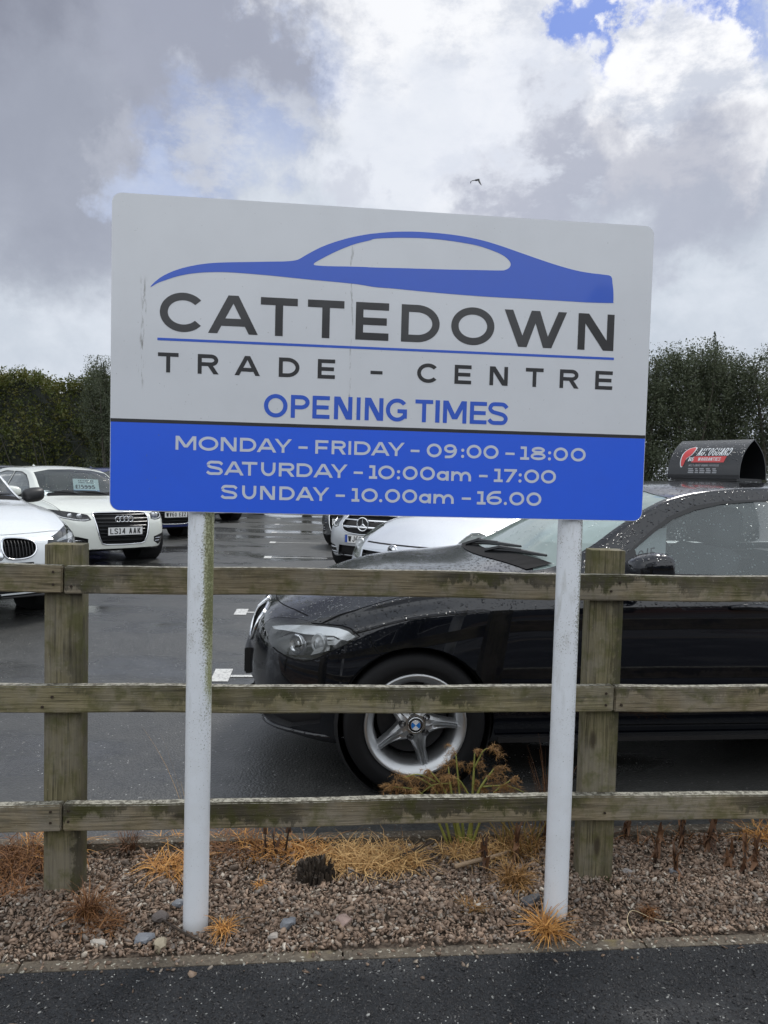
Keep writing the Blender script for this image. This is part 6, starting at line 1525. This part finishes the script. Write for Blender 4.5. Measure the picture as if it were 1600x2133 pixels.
def tuft(name, label, cat, x, y, n, rad, ln, m_, wd=.0032, lift=(.3, 1.3), droop=(.6, 2.2), sx=1.0, sy=1.0, curl=.5, group='tufts of dead grass in the gravel', az=None, parent=None, z=.0):
    a = rng.uniform(0, 2 * np.pi, n) if az is None else rng.normal(az[0], az[1], n); r_ = rad * np.sqrt(rng.random(n)); a2 = rng.uniform(0, 2 * np.pi, n)
    B0 = np.stack([np.cos(a2) * r_ * sx, np.sin(a2) * r_ * sy, np.full(n, z) + .004], 1)
    V, F = blades(B0, a, ln * rng.uniform(.45, 1.15, n), wd * rng.uniform(.6, 1.3, n), rng.uniform(*lift, n), rng.uniform(*droop, n), 5, curl)
    o = np_mesh(name, V, F, m_, parent)
    if parent is None:
        o.location = (x, y, .004); tag(o, label, cat, group)
    return o
G_ = 'dead grass'
tuft('grass_tuft', 'small orange straw tuft at the foot of the left sign post', G_, -.452, 2.185, 90, .016, .085, STRAW)
tuft('grass_tuft', 'spreading orange straw tuft at the foot of the right sign post', G_, .535, 2.235, 190, .028, .115, STRAW, lift=(.15, 1.0), droop=(.5, 1.6))
tuft('grass_tuft', 'bright straw tuft left of the left sign post, under the bottom rail', G_, -.70, 2.55, 300, .06, .13, STRAW, sx=1.5, lift=(.1, .9))
tuft('weed_clump', 'brown withered weed leaning on the left fence post', 'dead weed', -.885, 2.245, 190, .02, .14, RUST, lift=(.7, 1.5), droop=(.8, 3.2), curl=1.4)
tuft('weed_clump', 'curled brown weed spreading on the gravel right of the left fence post', 'dead weed', -.82, 2.205, 170, .045, .09, RUST, lift=(.05, .7), droop=(.3, 1.5), curl=2.0, sx=1.3)
tuft('grass_tuft', 'large brown grass clump at the left edge of the frame', G_, -1.26, 2.52, 420, .10, .20, RUST, sx=1.5, lift=(.3, 1.4), droop=(.9, 2.6), curl=1.0)
tuft('grass_tuft', 'straw coloured grass between the frame edge and the left fence post', G_, -1.17, 2.62, 160, .08, .17, STRAW, sx=1.6, lift=(.2, 1.1), droop=(.6, 2.0))
tuft('weed_clump', 'low brown weed at the lower left edge of the gravel', 'dead weed', -1.19, 2.36, 190, .05, .10, RUST, lift=(.1, 1.0), droop=(.6, 2.4), curl=1.8)
tuft('grass_tuft', 'biggest heap of tangled pale straw below the bottom rail', G_, -.03, 2.62, 1000, .135, .15, PALE, sx=1.5, sy=.6, lift=(.1, 1.0), droop=(.6, 2.6), curl=2.4)
tuft('grass_tuft', 'tangled golden straw left of the rotten stump', G_, -.33, 2.66, 560, .10, .14, STRAW, sx=1.6, sy=.5, lift=(.1, 1.0), droop=(.6, 2.6), curl=2.2)
tuft('grass_tuft', 'brown matted grass just right of the left sign post', G_, -.50, 2.67, 330, .09, .17, RUST, sx=1.4, sy=.5, lift=(.1, .9), droop=(.3, 2.0), curl=1.5)
tuft('grass_tuft', 'pale straw heap left of the fennel and behind the stick', G_, .40, 2.70, 540, .10, .13, PALE, sx=1.6, sy=.5, lift=(.1, 1.0), droop=(.6, 2.6), curl=2.2)
tuft('weed_clump', 'small curly brown weed in open gravel right of the right post', 'dead weed', .885, 2.33, 110, .022, .06, RUST, lift=(.4, 1.5), droop=(.8, 3.4), curl=2.2)
tuft('grass_tuft', 'straw heap at the far right edge under the bottom rail', G_, 1.56, 2.86, 300, .07, .15, STRAW, sx=1.5, sy=.6, lift=(.05, .9), droop=(.3, 2.0), curl=1.2)
tuft('grass_tuft', 'tiny orange tuft in the gravel between the left post and the stump', G_, -.385, 2.445, 36, .014, .04, STRAW)
tuft('grass_tuft', 'thin pale tuft in open gravel left of the right sign post', G_, .315, 2.33, 70, .02, .085, FERN, lift=(.05, .8), droop=(.2, 1.2))
tuft('weed_clump', 'dark brown weed beside the left fence post near the rear edging', 'dead weed', -.90, 2.66, 120, .03, .10, DOCK, lift=(.8, 1.5), droop=(.4, 2.0), curl=.8)
tuft('weed_clump', 'fine brown dead weed left of the right sign post', 'dead weed', .485, 2.50, 330, .035, .115, FERN, lift=(.3, 1.5), droop=(.8, 3.0), curl=1.6)
tuft('grass_tuft', 'thin straw behind the rear edging at the left', G_, -.60, 2.73, 150, .12, .11, STRAW, sx=1.8, sy=.3, lift=(.2, 1.2), droop=(.3, 1.6))
tuft('grass_tuft', 'sparse brown grass under the rail right of the right post', G_, 1.12, 2.83, 120, .14, .09, RUST, sx=1.8, sy=.3, lift=(.2, 1.2), droop=(.3, 1.6))
for lo_, (x, y) in (('left', (-.93, 3.1)), ('right', (.66, 3.15))):
    tuft('weed_clump', {'left': 'single pale grass stalk on the tarmac edge behind the left fence post', 'right': 'short brown seed head poking above the bottom rail left of the right sign post'}[lo_], 'dead weed', -.72 if lo_ == 'left' else .66, 2.79 if lo_ == 'left' else 2.80, 5 if lo_ == 'left' else 60, .012, .40 if lo_ == 'left' else .36, PALE if lo_ == 'left' else RUST, lift=(1.3, 1.55), droop=(.1, .5))
# upright dead dock stems
def dock(x, y, h_, label, nl=16, mm=DOCK):
    d = thing('dock_stem', label, 'dead weed', (x, y, 0), random.uniform(0, 6), 'upright dead dock stems in the gravel')
    s_ = MB(); lean = Vector((rng.normal(0, .015), rng.normal(0, .015), 0)); s_.tube([(0, 0, -.02), lean * .5 + Vector((0, 0, h_ * .5)), lean + Vector((0, 0, h_))], [.0042, .0035, .002], 6); s_.build('stem', DKST, d, True)
    z = rng.uniform(.15, 1.0, nl) * h_; B0 = np.stack([lean.x * z / h_, lean.y * z / h_, z], 1)
    V, F = blades(B0, rng.uniform(0, 6.28, nl), rng.uniform(.03, .07, nl), rng.uniform(.009, .024, nl), np.where(rng.random(nl) < .55, rng.uniform(1.1, 1.5, nl), rng.uniform(-1.4, -.4, nl)), rng.uniform(-.4, 1.0, nl), 5, 1.2); np_mesh('withered_leaves', V, F, mm, d)
DL = [(1.02, 2.655, .135, 'tallest brown dock stem right of the right fence post'), (1.165, 2.78, .12, 'dock stem under the rail, second right of the right fence post'), (1.075, 2.59, .075, 'short dock stem nearer the path, right of the tallest one'), (1.26, 2.78, .10, 'dock stem under the rail midway to the right edge'), (1.285, 2.66, .07, 'leaning dock stem in the middle of the right-hand group'), (1.33, 2.62, .10, 'pair-forming dock stem near the right edge'), (1.385, 2.64, .095, 'rightmost brown dock stem near the frame edge'), (.97, 2.85, .10, 'dock stem close behind the right fence post'), (1.20, 2.87, .09, 'small dock stem against the rear edging on the right'), (1.32, 2.86, .085, 'small dock stem by the rear edging near the right edge'), (.40, 2.56, .13, 'dark dock stem left of the loose stick'), (.515, 2.63, .12, 'dark dock stem behind the loose stick'), (-.33, 2.63, .16, 'tall thin black stem above the rotten stump'), (-.355, 2.63, .10, 'thin black stem left of the tall one by the stump'), (-.395, 2.63, .12, 'leftmost thin black stem by the stump')]
for i, (x, y, h_, lb) in enumerate(DL): dock(x, y, h_, lb, 4 if i >= 12 else 18)
# fennel plant behind the rails, in front of the wheel
fen = thing('fennel_plant', 'withered fennel plant with green stems in front of the car wheel', 'plant', (.30, 2.76, 0))
sm = MB(); heads = []
def stalk(p, top, bend, r0_, r1_):
    a, b = Vector(p), Vector(top); mid = a.lerp(b, .55) + Vector(bend); pts = [tuple(q) for q in catmull([a, mid, b], 5)]; sm.tube(pts, [r0_ + (r1_ - r0_) * i / (len(pts) - 1) for i in range(len(pts))], 7); return [Vector(q) for q in pts]
for p, t_, bd_, r_ in (((.03, 0, 0), (-.03, .02, .30), (-.01, 0, .02), .009), ((.05, .01, 0), (.14, -.01, .31), (-.02, 0, .03), .010), ((.06, 0, 0), (.07, .03, .36), (.0, 0, .0), .009), ((.02, .02, 0), (-.10, .0, .29), (.01, 0, .04), .007), ((.06, -.01, 0), (.20, -.02, .27), (-.01, 0, .05), .006), ((-.02, .0, 0), (-.24, -.02, .235), (.02, 0, .07), .006), ((-.01, .01, 0), (-.16, .01, .265), (.02, 0, .06), .006), ((.04, .02, 0), (.0, .05, .34), (.0, 0, .0), .007)):
    pts = stalk(p, t_, bd_, r_, .0022); heads.append(pts[-1]); heads.append(pts[-3]); heads.append(pts[len(pts) // 2 + 1])
for a, b in (((.10, -.01, .24), (.27, -.03, .22)), ((.05, 0, .20), (-.02, -.02, .275)), ((-.08, 0, .25), (-.2, -.02, .27)), ((.07, .02, .3), (.12, 0, .385)), ((-.02, .01, .24), (-.14, -.01, .20))): heads.append(stalk(a, b, (0, 0, .02), .0035, .0012)[-1])
sm.build('stem', GSTEM, fen, True)
HV = []; HF = []; o_ = 0
for h_ in heads:
    big = rng.uniform(.6, 1.25); out_dir = math.atan2(h_.y, h_.x - .04)
    for b in range(7):      # feathery side sprays: a drooping rib with fine hairs along it
        az = out_dir + rng.normal(0, .9); L_ = .075 * big * rng.uniform(.6, 1.2); el = rng.uniform(-.3, .9); rib = [np.array(h_)]
        for q in range(7): rib.append(rib[-1] + np.array([math.cos(az) * math.cos(el), math.sin(az) * math.cos(el) * .6, math.sin(el)]) * L_ / 7); el -= rng.uniform(.1, .35)
        rib = np.array(rib); m2 = 46; f = rng.random(m2) * 6.99; i0 = f.astype(int); B0 = rib[i0] + (rib[i0 + 1] - rib[i0]) * (f - i0)[:, None]
        V, F = blades(B0, az + rng.normal(0, 1.1, m2), rng.uniform(.010, .028, m2) * big, np.full(m2, .0013), rng.uniform(-.9, .7, m2), rng.uniform(0, 1.4, m2), 3, .4)
        HV.append(V); HF.append(F + o_); o_ += len(V)
np_mesh('feathery_leaf', np.concatenate(HV), np.concatenate(HF), FERN, fen)
HV = []; HF = []; o_ = 0
for _ in range(15):   # limp hanging leaves
    x = rng.uniform(-.26, .18); z = rng.uniform(.14, .25); n2 = 12; B0 = np.stack([x + rng.normal(0, .006, n2), rng.normal(0, .02, n2), np.full(n2, z)], 1)
    V, F = blades(B0, rng.uniform(0, 6.28, n2), rng.uniform(.04, .10, n2), np.full(n2, .0022), rng.uniform(-1.2, .2, n2), rng.uniform(.6, 1.6, n2), 4, .5); HV.append(V); HF.append(F + o_); o_ += len(V)
np_mesh('hanging_leaf', np.concatenate(HV), np.concatenate(HF), RUST, fen)
fen2 = thing('fennel_plant', 'tall dead fennel stems half hidden left of the right sign post', 'plant', (.545, 2.72, 0))
sm = MB()
for i in range(11):
    x = rng.uniform(-.07, .07); stalk((x, rng.normal(0, .02), 0), (x + rng.normal(-.02, .05), rng.normal(0, .02), rng.uniform(.13, .235)), (rng.normal(0, .02), 0, .01), .004, .0015)
sm.build('stem', pbr('dry_stem', (.22, .16, .05), .6, nz=.4, bsc=60.0), fen2, True)
tuft('hanging_leaf', None, None, 0, 0, 240, .08, .14, FERN, lift=(.9, 1.5), droop=(.5, 2.2), curl=.8, parent=fen2)
# rotten stump
def stump():
    s_ = thing('rotten_stump', 'dark rotten wooden stump broken off among the straw', 'stump', (-.20, 2.50, 0), .3)
    V = []; F = []; o_ = 0; n = 130
    m_ = strawmat('rotten_wood', (.013, .010, .008), (.075, .058, .044)); b = MB()
    for i in range(n):
        a = rng.uniform(0, 6.28); r_ = .052 * math.sqrt(rng.random()); h_ = .085 * (1 - (r_ / .06) ** 2 * .45) * rng.uniform(.75, 1.0) * (1.1 if math.cos(a - 2) > 0 else .7); ww = rng.uniform(.003, .009)
        M_ = Matrix.Translation((math.cos(a) * r_ * 1.25, math.sin(a) * r_, 0)) @ Matrix.Rotation(rng.normal(0, .09), 4, 'X') @ Matrix.Rotation(rng.normal(0, .09), 4, 'Y') @ Matrix.Rotation(a, 4, 'Z')
        q = [Vector((-ww, -ww * .6, -.02)), Vector((ww, -ww * .6, -.02)), Vector((ww, ww * .6, -.02)), Vector((-ww, ww * .6, -.02)), Vector((-ww * .9, -ww * .5, h_ * .85)), Vector((ww * .9, -ww * .5, h_)), Vector((ww * .8, ww * .5, h_ * .9)), Vector((-ww * .8, ww * .6, h_ * .75))]
        b.add([M_ @ v for v in q], [(0, 1, 5, 4), (1, 2, 6, 5), (2, 3, 7, 6), (3, 0, 4, 7), (4, 5, 6, 7)])
    b.build('splintered_wood', m_, s_)
stump()
def stick(pts, r_, label, m_):
    b = MB(); b.tube([tuple(q) for q in catmull(pts, 4)], [r_ * (1 - .25 * i / (len(pts) * 4)) for i in range((len(pts) - 1) * 4 + 1)], 7); o = b.build('stick', m_, None, True); tag(o, label, 'stick', 'loose sticks on the gravel')
PW = pbr('dry_stick', (.33, .235, .15), .75, nz=.3, bumpst=.4, bsc=60.0); DW = pbr('dark_twig', (.05, .035, .025), .8, nz=.3)
stick([(.285, 2.575, .022), (.36, 2.61, .026), (.43, 2.64, .028), (.50, 2.68, .03)], .0085, 'pale broken stick lying left of the right sign post', PW)
stick([(.09, 2.62, .03), (.15, 2.655, .04), (.22, 2.70, .05)], .007, 'dark stick among the straw under the rail', DW)
stick([(-.648, 2.232, .012), (-.60, 2.19, .016), (-.53, 2.145, .014), (-.45, 2.108, .010)], .0035, 'thin dark twig lying against the left sign post foot', DW)
stick([(-.10, 2.53, .03), (-.02, 2.49, .02), (.10, 2.44, .014), (.22, 2.38, .012)], .0022, 'thin bent twig crossing the gravel in front of the straw heap', DW)
stick([(.80, 2.22, .012), (.80, 2.28, .02), (.83, 2.32, .03), (.89, 2.30, .016), (.95, 2.29, .012)], .0013, 'pale looping grass stalk on the gravel right of the right post', pbr('pale_stalk', (.5, .4, .25), .6))
def rock(x, y, sx, sy, sz, rz, col, label):
    bm = bmesh.new(); bmesh.ops.create_icosphere(bm, subdivisions=2, radius=1.0); sd_ = rng.uniform(0, 50, 3)
    import mathutils.noise as mn
    for v in bm.verts:
        p = v.co.copy(); f = 1 + .55 * mn.noise(p * 1.1 + Vector(sd_)) + .22 * mn.noise(p * 2.6 + Vector(sd_)); p = p * f
        if p.z > .55: p.z = .55 + (p.z - .55) * .25
        v.co = Vector((p.x * sx, p.y * sy, p.z * sz))
    o = obj_bm('stone', bm, pbr('stone_%s' % label[:12].replace(' ', '_'), col, .6, nz=.3, bumpst=.6, bsc=60.0), None, False)
    o.location = (x, y, sz * .45 + .006); o.rotation_euler = (rng.normal(0, .15), rng.normal(0, .15), rz); tag(o, label, 'stone', 'larger stones on the gravel')
rock(-.677, 2.135, .027, .019, .016, .5, (.16, .17, .19), 'flat blue-grey slate left of the left sign post foot, near the edging')
rock(-.622, 2.108, .021, .019, .024, 1.1, (.40, .34, .24), 'pale cream stone by the edging left of the left sign post')
rock(-.628, 2.326, .019, .013, .012, .2, (.17, .18, .20), 'small grey slate behind the left sign post foot')
rock(-.262, 2.232, .026, .020, .017, .8, (.19, .20, .22), 'blue-grey striped stone in the open gravel, left of the pink one')
rock(-.095, 2.248, .029, .022, .020, 0, (.33, .235, .20), 'largest pinkish stone in the middle of the gravel')
rock(.515, 2.392, .040, .020, .014, .5, (.055, .058, .066), 'dark slate chunk behind the right sign post foot')
rock(-.80, 2.115, .024, .014, .012, .1, (.36, .33, .29), 'pale flat chip by the edging below the left fence post')
rock(-.665, 2.25, .028, .022, .013, 2.2, (.115, .095, .085), 'brown slate chip left of the twig')
rock(-.30, 2.165, .018, .014, .014, 1.0, (.30, .27, .24), 'pale grey stone beside the edging under the blue-grey stone')
rock(1.075, 2.60, .028, .018, .014, .4, (.12, .125, .14), 'dark grey slate among the dock stems')
rock(.90, 2.58, .022, .016, .016, 1.4, (.25, .23, .22), 'grey rounded stone right of the right fence post')
rock(-.085, 2.55, .016, .014, .013, .4, (.24, .26, .29), 'pale blue-grey stone right of the rotten stump')
